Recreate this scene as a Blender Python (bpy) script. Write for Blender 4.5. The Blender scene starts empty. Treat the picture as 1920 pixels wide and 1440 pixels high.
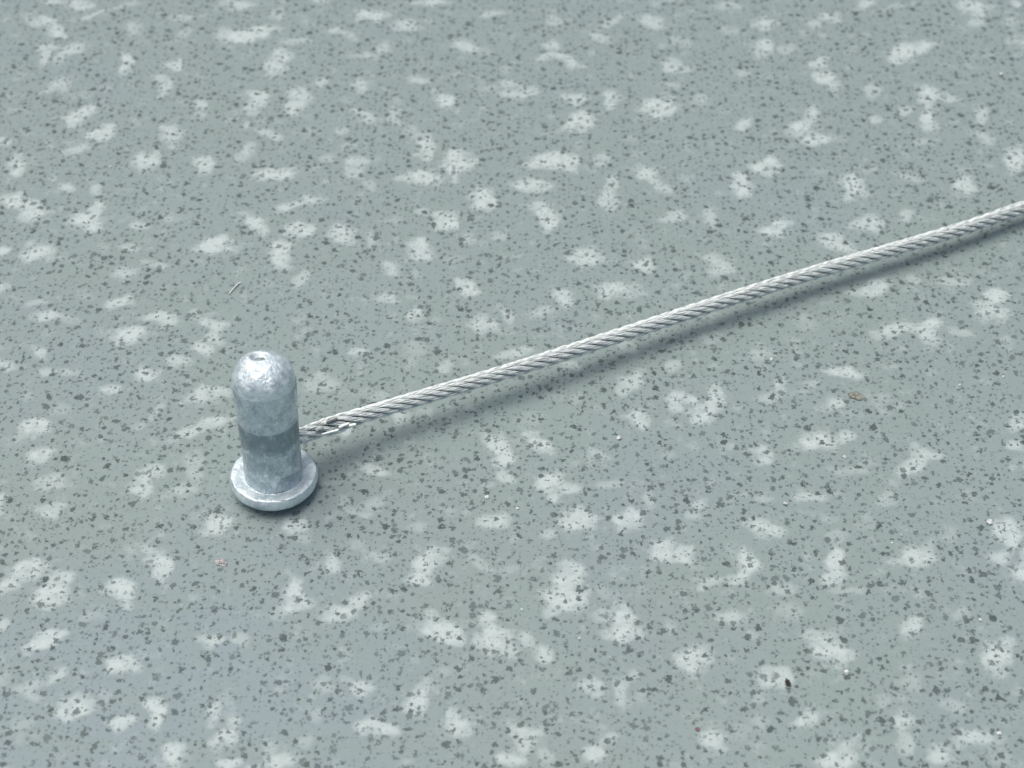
import bpy, bmesh, math, random
import numpy as np
from mathutils import Vector, Matrix, Quaternion, noise
random.seed(11); np.random.seed(11)
S = bpy.context.scene
COL = S.collection
MM = 0.001
R = math.radians

# ------------------------------------------------------------------ camera, sky, sun, exposure
FPX, TILT, DIST = 3200.0, R(46.0), 0.23264
cd = bpy.data.cameras.new("camera"); cam = bpy.data.objects.new("camera", cd); COL.objects.link(cam)
cd.sensor_fit = 'HORIZONTAL'; cd.sensor_width = 36.0; cd.lens = FPX / 1920.0 * 36.0
cam.location = (0, -DIST * math.cos(TILT), DIST * math.sin(TILT))
cam.rotation_euler = (math.pi / 2 - TILT, 0, 0)
cd.clip_start, cd.clip_end = 0.005, 50.0
cd.dof.use_dof = True; cd.dof.focus_distance = 0.222; cd.dof.aperture_fstop = 38.0
S.camera = cam

SUN_EL, SUN_AZ = R(75.0), R(160.0)          # azimuth measured from +X towards +Y: high, left of the pin and a little behind it
W = bpy.data.worlds.new("World"); S.world = W; W.use_nodes = True
wt = W.node_tree; bg = wt.nodes["Background"]
sky = wt.nodes.new("ShaderNodeTexSky"); sky.sky_type = 'NISHITA'; sky.sun_disc = False
sky.sun_elevation = SUN_EL; sky.sun_rotation = math.pi / 2 - SUN_AZ
sky.air_density = 0.7; sky.dust_density = 8.0; sky.ozone_density = 1.5
wt.links.new(sky.outputs[0], bg.inputs[0]); bg.inputs[1].default_value = 0.10
ld = bpy.data.lights.new("sun", 'SUN'); ld.energy = 0.9; ld.angle = R(48.0); ld.color = (1.0, 0.98, 0.94)
sun = bpy.data.objects.new("sun", ld); COL.objects.link(sun)
sdir = Vector((math.cos(SUN_EL) * math.cos(SUN_AZ), math.cos(SUN_EL) * math.sin(SUN_AZ), math.sin(SUN_EL)))
sun.rotation_euler = sdir.to_track_quat('Z', 'Y').to_euler(); sun.location = sdir * 2
vs = S.view_settings
S.display_settings.display_device = 'sRGB'
vs.view_transform = 'Standard'; vs.look = 'None'; vs.gamma = 1.0; vs.use_curve_mapping = False
vs.exposure = 0.47
S.cycles.use_denoising = True

# ------------------------------------------------------------------ node helpers
class NT:
    def __init__(s, name):
        s.m = bpy.data.materials.new(name); s.m.use_nodes = True
        s.t = s.m.node_tree; s.b = s.t.nodes["Principled BSDF"]
    def n(s, kind, props=None, **ins):
        k = s.t.nodes.new("ShaderNode" + kind)
        for a, v in (props or {}).items(): setattr(k, a, v)
        for a, v in ins.items():
            key = int(a[1:]) if a[0] == "i" and a[1:].isdigit() else a.replace("_", " ")
            s.put(k.inputs[key], v)
        return k
    def put(s, sock, v):
        if isinstance(v, bpy.types.NodeSocket): s.t.links.new(v, sock)
        else: sock.default_value = v
    def math(s, op, a, b=0.0, c=0.0, clamp=False):
        k = s.n("Math", {"operation": op, "use_clamp": clamp}, i0=a, i1=b, i2=c); return k.outputs[0]
    def vmath(s, op, a, b=(0, 0, 0), sc=1.0):
        k = s.n("VectorMath", {"operation": op}, i0=a, i1=b)
        if op == 'SCALE': s.put(k.inputs[3], sc)
        return k.outputs[0]
    def step(s, v, lo, hi, a=0.0, b=1.0):
        k = s.n("MapRange", {"interpolation_type": 'SMOOTHSTEP'}, i0=v, i1=lo, i2=hi, i3=a, i4=b); return k.outputs[0]
    def mix(s, f, a, b):
        k = s.n("Mix", {"data_type": 'RGBA'}); s.put(k.inputs[0], f); s.put(k.inputs[6], a); s.put(k.inputs[7], b); return k.outputs[2]
    def noise(s, vec, scale, detail=3.0, rough=0.55, dim='3D'):
        return s.n("TexNoise", {"noise_dimensions": dim}, Vector=vec, Scale=scale, Detail=detail, Roughness=rough)
    def mm(s):
        return s.vmath('SCALE', s.n("TexCoord").outputs["Object"], sc=1000.0)
    def bump(s, h, strength, dist):
        return s.n("Bump", None, Strength=strength, Distance=dist, Height=h).outputs[0]

def rgb(r, g, b): return (r, g, b, 1.0)

# ------------------------------------------------------------------ materials
def mat_floor():
    t = NT("flecked vinyl"); P = t.mm()
    base = rgb(0.228, 0.294, 0.283)
    # large soft clouding of the printed ground; bluish areas paint in a sky-reflection tint
    cloud = t.noise(P, 0.045, 3).outputs[0]
    col = t.mix(t.step(cloud, 0.35, 0.7, 0, 0.45), base, rgb(0.238, 0.310, 0.302))
    blue = t.noise(t.vmath('ADD', P, (31, 12, 0)), 0.03, 4, 0.6).outputs[0]
    col = t.mix(t.step(blue, 0.5, 0.68, 0, 0.35), col, rgb(0.236, 0.290, 0.318))
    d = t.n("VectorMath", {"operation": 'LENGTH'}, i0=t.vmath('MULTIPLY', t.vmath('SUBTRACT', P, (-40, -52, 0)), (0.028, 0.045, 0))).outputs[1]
    sky_tint = t.noise(t.vmath('MULTIPLY', P, (0.10, 0.20, 0)), 1.0, 4, 0.6).outputs[0]
    col = t.mix(t.math('MULTIPLY', t.step(d, 1.3, 0.2), t.step(sky_tint, 0.36, 0.62, 0.15, 0.80)), col, rgb(0.232, 0.298, 0.328))  # bluish tint of reflected sky painted in at lower left
    mott = t.noise(P, 1.1, 3, 0.6).outputs[0]
    col = t.mix(t.step(mott, 0.3, 0.75, 0, 0.30), col, rgb(0.196, 0.258, 0.250))
    # pale flakes: shape field on the sheet, made ragged by noise
    sh = t.n("Attribute", {"attribute_name": "flake_shape"}).outputs["Fac"]
    st = t.n("Attribute", {"attribute_name": "flake_strength"}).outputs["Fac"]
    n1 = t.noise(P, 0.48, 4, 0.6).outputs[0]; n2 = t.noise(P, 2.2, 3, 0.6).outputs[0]
    rag = t.math('MULTIPLY_ADD', t.math('SUBTRACT', n1, 0.5), 2.3, sh)
    rag = t.math('MULTIPLY_ADD', t.math('SUBTRACT', n2, 0.5), 0.40, rag)
    body = t.math('MULTIPLY_ADD', t.step(rag, 0.0, 0.62), 0.36, t.math('MULTIPLY', t.step(rag, 0.28, 1.15), 0.64))
    fm = t.math('MULTIPLY', body, st, clamp=True)
    faint = t.noise(t.vmath('ADD', P, (7, 70, 0)), 0.33, 4, 0.62).outputs[0]
    fm = t.math('MAXIMUM', fm, t.step(faint, 0.54, 0.72, 0, 0.34))
    veil = t.noise(P, 0.8, 4, 0.6).outputs[0]
    fm = t.math('MULTIPLY', fm, t.step(veil, 0.30, 0.55, 0.72, 1.0))
    col = t.mix(t.math('MULTIPLY', fm, 0.81), col, rgb(0.48, 0.570, 0.556))
    # dark specks in three sizes
    clump = t.step(t.noise(t.vmath('ADD', P, (3, 90, 0)), 0.30, 3, 0.6).outputs[0], 0.32, 0.66, 0.55, 1.12)
    def specks(cell, seed, occ, r0, r1, soft, wob, wscale, lo, hi):
        q = t.vmath('ADD', P, (seed, seed * 0.7, 0))
        half = (0.5, 0.5, 0.5)
        w = t.vmath('SCALE', t.vmath('SUBTRACT', t.noise(q, wscale, 2.0, 0.6).outputs["Color"], half), sc=wob)
        w2 = t.vmath('SCALE', t.vmath('SUBTRACT', t.noise(q, wscale * 2.6, 2.0, 0.6).outputs["Color"], half), sc=wob * 0.85)
        w = t.vmath('ADD', w, w2)
        v = t.n("TexVoronoi", {"voronoi_dimensions": '2D', "feature": 'F1'}, Vector=t.vmath('ADD', q, w), Scale=1.0 / cell, Randomness=1.0)
        d = t.math('MULTIPLY', v.outputs["Distance"], cell)
        c = t.n("SeparateColor", None, Color=v.outputs["Color"])
        u = t.math('POWER', t.n("MapRange", None, i0=c.outputs[0], i1=1.0 - occ, i2=1.0).outputs[0], 1.6)
        r = t.math('MULTIPLY_ADD', u, r1 - r0, r0)
        r = t.math('MULTIPLY', r, clump)
        on = t.math('GREATER_THAN', c.outputs[0], 1.0 - occ)
        m = t.step(t.math('SUBTRACT', r, d), -soft, soft)
        return t.math('MULTIPLY', t.math('MULTIPLY', m, on), t.n("MapRange", None, i0=c.outputs[1], i3=lo, i4=hi).outputs[0])
    s1 = specks(1.42, 3.1, 0.74, 0.12, 0.50, 0.07, 1.15, 1.1, 0.58, 1.0)
    s2 = specks(0.86, 47.7, 0.66, 0.08, 0.30, 0.05, 0.80, 1.8, 0.50, 1.0)
    s3 = specks(0.55, 91.3, 0.40, 0.05, 0.16, 0.05, 0.4, 3.0, 0.25, 0.85)
    dk = t.math('MAXIMUM', s1, t.math('MAXIMUM', s2, s3))
    grain = t.noise(P, 4.5, 3, 0.7).outputs[0]
    dk = t.math('MULTIPLY', dk, t.step(grain, 0.25, 0.6, 0.55, 1.0))
    col = t.mix(t.math('MULTIPLY', dk, 0.95), col, rgb(0.036, 0.058, 0.055))
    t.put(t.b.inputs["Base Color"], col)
    t.put(t.b.inputs["Roughness"], t.step(t.noise(P, 0.35, 4).outputs[0], 0.3, 0.7, 0.42, 0.56))
    t.b.inputs["Specular IOR Level"].default_value = 0.22
    hb = t.math('MULTIPLY_ADD', dk, -0.35, t.noise(P, 1.4, 4, 0.65).outputs[0])
    t.put(t.b.inputs["Normal"], t.bump(hb, 0.25, 0.00012))
    return t.m

def zinc_base(t, P, lo, hi):
    n = t.noise(P, 0.42, 5, 0.62).outputs[0]; n2 = t.noise(P, 1.3, 4, 0.6).outputs[0]
    n3 = t.noise(t.vmath('MULTIPLY', P, (1.0, 1.0, 0.35)), 1.1, 5, 0.68).outputs[0]
    col = t.mix(t.step(n, 0.36, 0.62), lo, hi)
    # bright scuffed rims along the edges of the oxide patches
    edge = t.math('ABSOLUTE', t.math('SUBTRACT', n3, 0.53))
    scuff = t.math('MULTIPLY', t.step(edge, 0.045, 0.006), t.step(n2, 0.44, 0.58))
    col = t.mix(t.math('MULTIPLY', scuff, 0.8), col, rgb(0.90, 0.94, 0.96))
    nick = t.step(t.noise(t.vmath('ADD', P, (5, 2, 9)), 1.5, 3, 0.7).outputs[0], 0.70, 0.74)
    col = t.mix(t.math('MULTIPLY', nick, 0.7), col, rgb(0.12, 0.14, 0.16))
    return col, n, n2, n3
def mat_zinc():
    t = NT("weathered zinc"); P = t.mm()
    z = t.n("SeparateXYZ", None, Vector=P).outputs[2]
    col, n, n2, n3 = zinc_base(t, P, rgb(0.37, 0.46, 0.52), rgb(0.60, 0.71, 0.76))
    # the stained band around the middle of the shank, its lower edge ragged
    zz = t.math('MULTIPLY_ADD', t.math('SUBTRACT', n, 0.5), 5.5, z)
    zz = t.math('MULTIPLY_ADD', t.math('SUBTRACT', n3, 0.5), 2.0, zz)
    band = t.math('MULTIPLY', t.step(z, 12.05, 11.85), t.step(zz, 8.1, 9.0))
    band = t.math('MULTIPLY', band, t.step(n3, 0.64, 0.50, 0.6, 1.0))
    col = t.mix(t.math('MULTIPLY', band, 0.74), col, rgb(0.19, 0.25, 0.295))
    foot = t.math('MULTIPLY', t.step(zz, 4.4, 3.6), t.step(zz, 2.0, 2.4))
    col = t.mix(t.math('MULTIPLY', foot, 0.6), col, rgb(0.22, 0.26, 0.29))
    t.put(t.b.inputs["Base Color"], col)
    t.b.inputs["Metallic"].default_value = 0.7
    t.put(t.b.inputs["Roughness"], t.step(n2, 0.35, 0.65, 0.26, 0.46))
    h = t.math('MULTIPLY_ADD', n2, 0.5, n3)
    t.put(t.b.inputs["Normal"], t.bump(h, 0.6, 0.00035))
    return t.m

def mat_bright_zinc():
    t = NT("hammered zinc"); P = t.mm()
    col, n, n2, n3 = zinc_base(t, P, rgb(0.54, 0.65, 0.68), rgb(0.76, 0.88, 0.90))
    sc = t.noise(t.vmath('MULTIPLY', P, (0.30, 1.6, 1.2)), 1.2, 4, 0.7).outputs[0]
    cut = t.step(sc, 0.64, 0.70)
    col = t.mix(t.math('MULTIPLY', cut, 0.7), col, rgb(0.16, 0.19, 0.21))
    t.put(t.b.inputs["Base Color"], col)
    t.b.inputs["Metallic"].default_value = 0.7
    t.put(t.b.inputs["Roughness"], t.step(n2, 0.35, 0.65, 0.44, 0.64))
    h = t.math('MULTIPLY_ADD', n2, 0.9, t.math('MULTIPLY_ADD', cut, -0.4, n3))
    t.put(t.b.inputs["Normal"], t.bump(h, 0.55, 0.00035))
    return t.m

def mat_steel(name="galvanised steel wire", lo=(0.72, 0.80, 0.775), hi=(0.88, 0.95, 0.925)):
    t = NT(name); P = t.mm()
    n = t.noise(P, 1.6, 4, 0.65).outputs[0]
    col = t.mix(t.step(n, 0.3, 0.7), rgb(*lo), rgb(*hi))
    t.put(t.b.inputs["Base Color"], col); t.b.inputs["Metallic"].default_value = 0.35
    t.put(t.b.inputs["Roughness"], t.step(n, 0.3, 0.7, 0.45, 0.3))
    return t.m

def mat_plain(name, c, c2, rough=0.6, scale=3.0):
    t = NT(name); P = t.mm()
    t.put(t.b.inputs["Base Color"], t.mix(t.step(t.noise(P, scale, 4).outputs[0], 0.35, 0.65), rgb(*c), rgb(*c2)))
    t.b.inputs["Roughness"].default_value = rough
    t.put(t.b.inputs["Normal"], t.bump(t.noise(P, scale * 2, 3).outputs[0], 0.5, 0.0001))
    return t.m

# ------------------------------------------------------------------ floor: one sheet, fine in the middle
FLAKES = """-71.2,89.0,2.74,0.46,-141,0.80;-66.6,91.4,2.74,0.44,-162,0.45;-79.5,92.5,1.56,0.98,-7,0.80;-74.7,91.6,2.22,1.70,-16,0.90;-80.0,86.2,2.88,1.27,142,0.90;-
77.4,83.6,2.77,1.12,132,0.90;-78.2,78.6,1.85,1.40,-16,0.90;-77.9,76.1,2.33,0.87,103,0.80;-73.5,77.8,2.59,1.32,-130,0.80;-74.9,75.8,2.08,1.16,105,0.70;-
63.8,83.8,2.12,1.19,114,0.60;-63.7,73.8,2.76,1.06,97,1.00;-56.1,87.5,1.54,1.06,-7,0.60;-55.3,82.8,1.53,0.84,-128,0.60;-55.8,73.4,1.67,1.12,129,0.90;-46.7,91.3,2.33,1.73,-
8,0.80;-32.8,92.4,1.86,0.77,-1,0.70;-39.8,88.6,1.74,1.27,93,0.70;-44.4,82.5,4.06,2.00,-165,1.10;-47.7,82.2,2.11,1.57,-114,0.80;-36.1,80.4,2.46,0.81,170,0.60;-
38.5,75.6,2.09,1.59,86,0.90;-38.8,73.3,2.27,1.47,99,0.90;-73.8,67.6,1.60,1.56,85,0.80;-75.2,66.4,1.34,0.85,-137,0.60;-57.2,69.6,2.30,1.02,144,0.70;-55.9,67.6,1.92,1.16,-
91,0.80;-56.7,65.2,1.31,0.48,-153,0.70;-68.4,60.4,2.83,1.58,-136,1.00;-69.8,59.0,1.62,1.31,79,0.90;-64.9,55.1,1.93,1.63,-169,1.00;-68.1,50.8,2.19,0.94,-136,0.80;-
72.1,52.9,1.28,0.76,132,0.40;-69.0,65.7,1.34,1.03,-16,0.30;-49.8,62.6,1.63,1.17,141,0.80;-49.5,60.4,1.30,1.02,-12,0.50;-41.0,64.0,2.42,1.51,106,0.90;-
41.3,61.6,1.44,1.18,-154,0.70;-34.4,65.0,1.98,1.40,107,0.90;-34.2,62.1,1.94,1.69,81,0.90;-30.9,68.4,1.19,0.92,127,0.70;-37.2,54.9,2.33,0.91,154,0.80;-
41.0,50.6,1.77,1.06,-140,0.70;-41.8,49.1,1.34,0.83,100,0.60;-53.0,54.9,2.14,1.49,111,0.90;-54.6,54.0,1.43,1.21,124,0.50;-53.1,51.5,1.13,0.80,-8,0.50;-
76.3,47.1,2.17,1.47,106,1.00;-56.6,48.4,1.91,1.75,122,1.10;-47.5,47.1,2.03,1.48,94,1.00;-36.3,44.9,2.60,1.66,-166,1.05;-80.2,52.6,1.35,1.05,124,0.90;-
70.5,44.2,1.00,0.91,78,0.60;-68.0,41.9,1.43,0.91,127,0.80;-62.6,41.2,1.12,0.91,122,0.70;-74.2,37.9,1.99,1.59,-26,1.00;-71.9,35.8,2.33,1.60,142,1.05;-
76.2,38.3,1.58,1.26,128,0.60;-63.5,33.9,2.22,1.59,-170,1.00;-62.1,35.8,2.31,0.84,101,0.90;-61.8,33.1,1.87,1.17,106,1.00;-33.1,37.2,2.64,1.05,-150,0.80;-
30.0,38.7,1.49,1.05,-4,0.80;-38.1,33.7,2.11,1.37,144,1.00;-36.6,32.1,1.43,0.94,153,0.80;-31.3,31.5,1.94,1.62,-134,1.00;-30.1,32.7,1.23,1.05,108,0.80;-
54.5,32.7,1.55,0.94,128,0.70;-50.5,34.6,1.26,0.92,107,0.40;-43.2,27.9,2.38,1.76,-9,1.10;-33.8,27.3,1.81,1.55,111,1.00;-74.8,27.1,1.37,1.06,-21,1.00;-
68.8,27.1,1.66,1.61,169,0.95;-55.6,27.5,1.20,0.86,-10,0.60;-28.3,49.1,1.44,0.94,-148,0.40;-41.9,56.7,1.21,0.78,-137,0.60;-79.6,60.9,1.33,1.00,-17,0.30;-
29.6,83.0,1.16,0.84,99,0.70;-23.2,87.8,2.31,2.03,-11,0.95;-25.1,87.5,1.38,1.17,-9,0.60;-17.3,84.6,2.26,1.39,154,0.80;-13.0,91.9,2.63,1.37,-1,0.80;-
27.4,81.7,2.04,0.76,138,0.60;-20.9,78.4,1.54,1.19,97,0.70;-24.7,76.3,2.08,1.22,-2,0.60;-2.8,88.1,2.19,0.74,-165,0.60;7.9,87.1,1.34,0.85,88,0.60;-
7.6,79.1,1.84,1.51,157,0.80;17.4,86.2,3.12,0.80,-
140,0.70;15.4,81.7,2.19,1.20,154,0.70;24.7,86.2,2.29,1.70,168,0.80;26.9,92.1,2.47,0.66,0,0.40;7.5,78.9,1.80,1.50,87,0.80;6.5,75.6,1.89,1.09,-
137,0.70;9.8,74.8,2.47,1.13,142,0.80;27.5,73.0,1.79,1.59,15,0.85;27.8,80.2,1.36,1.13,9,0.50;26.8,67.6,1.46,0.97,3,0.50;-24.2,67.6,1.71,1.16,96,0.80;-
14.9,69.3,1.65,1.20,163,0.70;-10.2,63.5,2.86,1.15,132,1.00;0.0,68.6,1.53,1.17,122,0.70;2.3,66.2,2.63,1.20,-170,0.80;-3.2,66.9,2.33,1.21,-
0,0.30;10.7,64.5,1.77,1.20,135,0.90;16.3,63.8,2.36,1.31,90,0.90;24.4,62.1,2.79,2.28,56,1.10;11.7,58.1,2.51,1.89,-124,1.05;9.4,57.0,1.90,0.82,-145,0.60;-
23.4,59.7,2.01,1.10,127,0.80;-18.2,59.0,2.56,0.86,98,0.60;-26.6,55.8,0.87,0.81,-33,0.70;-12.9,52.6,2.26,1.54,94,0.95;-14.0,50.8,1.43,1.11,95,0.80;-
12.5,49.9,1.56,1.11,94,0.90;-25.1,52.0,1.54,0.99,-3,0.50;-7.8,48.2,2.68,2.01,-114,1.05;-8.8,45.5,2.16,1.25,95,1.00;-6.4,47.9,1.75,1.46,-141,0.80;-13.4,44.2,2.33,1.73,-
2,1.00;-15.4,44.0,1.68,1.27,163,0.80;-11.2,43.4,1.29,0.82,93,0.60;-23.5,47.5,1.71,1.49,-141,0.80;-
23.3,44.7,1.53,1.36,108,0.70;6.6,47.9,3.60,1.67,0,1.05;9.1,47.5,1.66,1.54,8,0.90;3.7,42.1,2.60,1.62,174,1.00;14.7,48.4,1.42,1.24,80,0.60;20.9,45.1,2.03,1.53,123,0.95;22.9
,42.5,2.04,1.00,145,0.70;16.1,42.5,2.12,0.96,91,0.70;15.4,38.7,2.70,1.09,80,0.80;24.6,34.8,1.69,0.98,-159,0.70;-3.8,39.1,2.33,2.01,103,1.10;-9.1,33.9,2.14,1.84,-
4,1.10;5.9,34.2,2.63,1.35,94,1.10;4.3,36.6,1.16,1.07,85,0.70;-13.7,27.9,2.01,1.55,102,1.00;-24.5,30.9,1.99,1.44,117,0.90;-23.7,28.9,1.50,0.87,142,0.60;-
20.1,29.7,1.80,0.92,94,0.50;-6.1,29.9,1.27,1.05,140,0.60;-1.6,30.5,1.12,1.06,92,0.50;11.5,26.9,1.57,1.10,2,0.90;-12.6,35.6,0.94,0.82,-6,0.50;-
21.3,42.1,1.28,0.82,95,0.40;-16.1,55.6,1.16,1.11,127,0.40;19.4,53.5,1.27,1.00,5,0.30;-18.2,63.8,1.01,0.86,-7,0.30;-4.2,77.3,1.12,0.89,92,0.30;-0.6,72.5,1.18,1.00,-
0,0.30;37.9,90.5,2.00,1.09,2,0.50;44.1,85.4,1.99,1.48,8,0.85;38.2,83.8,1.84,1.56,14,0.40;55.7,87.8,1.65,1.24,-
150,0.80;52.1,85.9,2.27,1.00,141,0.60;62.5,91.9,1.80,1.55,36,0.80;67.6,90.5,1.45,0.73,-
166,0.50;80.4,91.1,2.71,2.12,158,0.95;81.3,88.9,1.44,1.15,55,0.80;80.4,85.9,1.67,1.50,-167,0.70;85.9,85.9,1.80,1.09,-
160,0.50;85.7,80.7,1.63,1.15,66,0.40;88.6,91.9,1.42,0.89,70,0.80;43.1,78.4,2.30,1.68,63,0.90;46.9,78.1,1.79,1.13,159,0.50;57.2,77.1,1.20,0.61,3,0.40;52.1,74.0,1.93,1.29,-
152,0.80;52.2,70.1,1.94,1.55,94,0.95;53.1,68.1,1.73,1.01,79,0.80;66.8,77.1,2.94,1.98,-142,1.05;69.4,78.4,2.58,1.33,-160,0.90;64.9,74.8,1.70,1.11,-
130,0.90;59.6,66.6,1.87,0.92,79,0.60;29.0,72.3,1.34,0.88,158,0.60;29.4,79.6,1.22,1.12,25,0.40;38.8,71.5,1.52,0.96,-
164,0.50;31.3,64.0,1.60,1.33,10,0.50;68.6,65.2,2.18,2.01,-158,1.00;71.1,64.5,1.70,1.07,175,0.70;67.6,59.0,3.29,1.08,81,0.95;64.5,61.2,1.48,0.91,-
147,0.70;59.2,58.3,1.23,1.07,106,0.70;48.6,60.0,2.12,1.39,-119,0.80;46.8,56.7,2.47,1.41,-
134,0.95;49.2,53.5,2.41,1.79,9,1.00;75.7,59.7,2.39,0.89,77,0.75;65.6,52.6,2.07,0.83,173,0.50;75.1,54.0,2.13,1.26,140,0.60;79.0,48.4,2.94,1.49,69,1.05;37.8,57.7,1.86,1.13,
-124,0.80;40.1,47.1,2.49,1.57,-
158,1.00;41.0,45.5,1.25,1.07,64,0.80;70.0,42.7,2.43,1.59,71,1.00;62.0,44.2,1.88,0.88,164,0.50;52.9,41.9,2.41,1.73,83,1.05;54.6,40.2,1.20,0.86,163,0.60;36.3,42.3,2.53,1.38
,75,1.00;56.9,45.8,0.93,0.50,-141,0.40;40.4,32.3,2.65,1.31,-142,1.00;53.8,32.9,2.08,1.43,79,0.90;52.5,33.1,1.33,0.92,-
148,0.70;59.9,35.2,1.37,1.08,64,0.70;48.2,29.1,2.22,1.53,158,0.90;50.7,27.9,1.83,1.11,154,0.80;26.5,35.0,1.23,1.13,28,0.80;30.5,35.0,1.86,1.01,83,0.60;48.7,45.5,1.53,1.08
,8,0.25;68.3,61.9,1.47,1.11,66,0.60;27.4,44.2,0.88,0.81,61,0.30;-69.5,25.6,1.39,1.13,-168,1.00;-67.3,25.6,1.07,0.76,-12,0.50;-55.9,22.1,1.62,1.18,141,0.70;-
51.9,24.0,1.57,0.96,-5,0.60;-43.6,26.0,0.67,0.57,-22,0.70;-33.4,25.2,1.96,1.29,99,0.90;-30.6,20.7,1.64,1.15,-117,0.60;-60.4,17.5,1.07,0.89,-28,0.40;-56.0,15.6,1.86,0.94,-
169,0.90;-54.6,16.1,1.08,0.86,116,0.70;-64.7,12.9,2.18,0.78,174,0.80;-67.3,15.9,1.29,0.80,-7,0.50;-61.5,12.0,1.02,0.71,-10,0.35;-49.0,12.6,2.14,1.09,161,0.90;-
44.7,14.0,1.02,0.65,-5,0.40;-53.0,9.2,2.27,1.58,-9,1.00;-54.1,7.9,1.14,0.87,-13,0.80;-42.5,12.4,1.37,1.00,148,0.80;-40.6,11.1,1.63,1.16,150,0.90;-41.3,8.8,1.66,1.11,-
105,0.80;-42.4,6.2,1.60,1.09,104,0.90;-45.3,3.7,1.37,1.09,-138,0.80;-49.6,1.4,1.58,1.41,123,1.00;-65.2,5.8,1.27,0.90,113,0.80;-69.3,3.6,1.37,0.92,149,0.80;-
60.4,1.9,1.52,0.82,167,0.60;-63.4,2.2,1.00,0.73,-14,0.60;-54.0,-1.5,1.43,1.08,-144,0.90;-41.1,-2.3,2.61,1.42,-166,0.90;-38.6,-1.7,1.26,1.12,-36,0.80;-39.8,-
7.6,2.57,1.14,-166,0.90;-42.4,-9.2,1.52,0.71,-154,0.80;-47.2,-5.3,1.65,0.61,-130,0.50;-49.3,-7.4,1.17,0.65,-149,0.40;-63.1,-8.2,1.83,1.65,-173,1.00;-64.5,-9.8,1.47,0.92,-
159,0.60;-61.1,-12.8,1.70,1.22,-170,0.95;-59.7,-4.7,1.58,1.13,-11,0.30;-46.6,-17.9,2.32,1.34,109,0.90;-46.1,-16.2,1.43,1.19,-22,0.70;-40.6,-15.7,2.18,1.13,105,0.50;-
41.8,-19.4,1.79,0.91,-159,0.60;-59.4,-17.9,1.70,1.22,179,0.70;-64.9,-21.4,1.22,0.77,110,0.80;-58.4,-22.3,1.82,0.82,-3,0.70;-25.2,0.2,1.93,1.53,-167,0.60;-
38.5,13.1,0.30,0.25,111,0.40;-13.0,25.6,1.41,1.16,138,0.90;-16.9,23.5,1.50,1.06,131,0.80;-17.6,17.0,1.32,1.25,124,0.80;-6.0,18.9,2.25,1.35,130,1.05;-
13.1,13.1,1.60,1.21,107,0.90;-3.3,11.1,1.94,1.28,85,0.95;-4.5,11.0,1.25,0.79,-
0,0.60;0.1,13.1,1.40,0.99,86,0.70;7.9,17.0,1.58,1.20,105,0.90;4.5,13.9,1.26,1.02,1,0.60;11.2,25.2,1.98,1.46,-
166,0.90;19.6,23.8,1.57,1.45,20,0.90;15.6,18.5,2.81,1.58,176,0.95;-20.5,6.0,1.63,1.03,168,0.80;1.2,5.8,1.74,1.21,-169,0.80;-8.3,3.2,1.22,0.86,-1,0.70;-14.0,-
6.1,1.33,1.28,-40,0.70;-10.5,-5.5,0.95,0.65,-2,0.40;-17.1,-2.2,0.97,0.83,-8,0.40;-12.4,6.7,1.50,1.04,-161,0.30;-22.0,-8.7,0.97,0.82,104,0.80;16.7,0.2,2.04,1.07,-
129,0.85;15.7,-1.2,1.29,0.85,-127,0.70;17.6,-6.9,1.50,1.26,101,0.95;22.6,-
3.7,1.64,0.96,76,0.80;22.8,3.7,1.38,0.98,82,0.60;8.6,3.2,1.35,0.86,172,0.60;16.6,6.5,1.26,1.20,40,0.50;-1.4,-11.1,1.98,1.44,113,1.05;-0.7,-13.3,1.58,1.38,104,1.05;0.0,-
16.6,1.37,1.15,90,0.80;4.8,-11.5,1.56,1.38,146,1.00;3.3,-9.8,0.97,0.86,143,0.70;-17.3,-15.9,2.12,1.05,167,0.90;5.0,-17.9,1.73,1.65,153,1.00;8.0,-
18.8,1.49,1.05,172,0.80;6.2,-16.3,1.07,0.83,-156,0.60;11.7,-12.8,1.70,1.05,148,0.60;6.2,-19.8,1.03,0.89,4,0.80;13.3,-17.7,1.64,0.74,-165,0.50;-3.2,-18.5,0.93,0.65,-
162,0.30;-16.6,-21.4,1.48,1.22,-120,0.50;17.7,-21.4,1.15,0.91,-127,0.50;9.4,-3.0,0.99,0.84,84,0.30;20.7,-13.9,0.93,0.77,8,0.30;3.1,-6.9,1.90,0.81,0,0.25;-20.7,-
20.9,1.10,0.97,-114,0.40;-19.5,-22.3,0.91,0.59,-3,0.50;30.5,23.6,2.14,1.54,84,0.80;29.5,25.4,1.06,0.96,24,0.60;52.5,19.2,2.32,1.40,-147,0.95;50.6,18.1,1.36,0.70,-
160,0.60;58.4,20.4,1.19,0.93,16,0.60;64.1,20.7,2.19,0.83,2,0.60;69.6,17.4,2.12,1.36,71,1.05;68.8,14.4,2.09,1.83,64,1.05;67.0,15.7,1.29,0.91,11,0.80;42.2,12.0,1.51,1.32,53
,0.35;55.3,10.6,3.09,1.22,-
171,0.95;59.1,11.3,1.45,1.30,44,1.00;59.5,9.3,1.66,1.20,68,0.90;63.7,10.2,1.46,1.03,167,0.50;52.3,9.2,1.25,0.64,3,0.60;28.1,9.0,1.87,1.06,2,0.40;35.0,5.3,1.61,0.97,3,0.60
;46.3,2.2,2.40,1.25,162,1.10;69.7,7.9,1.11,0.83,63,0.40;37.2,-1.0,1.53,1.07,77,0.80;41.4,0.0,0.99,0.83,18,0.50;43.8,-3.8,1.73,1.12,-165,0.80;35.1,-2.3,1.74,0.84,-
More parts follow.
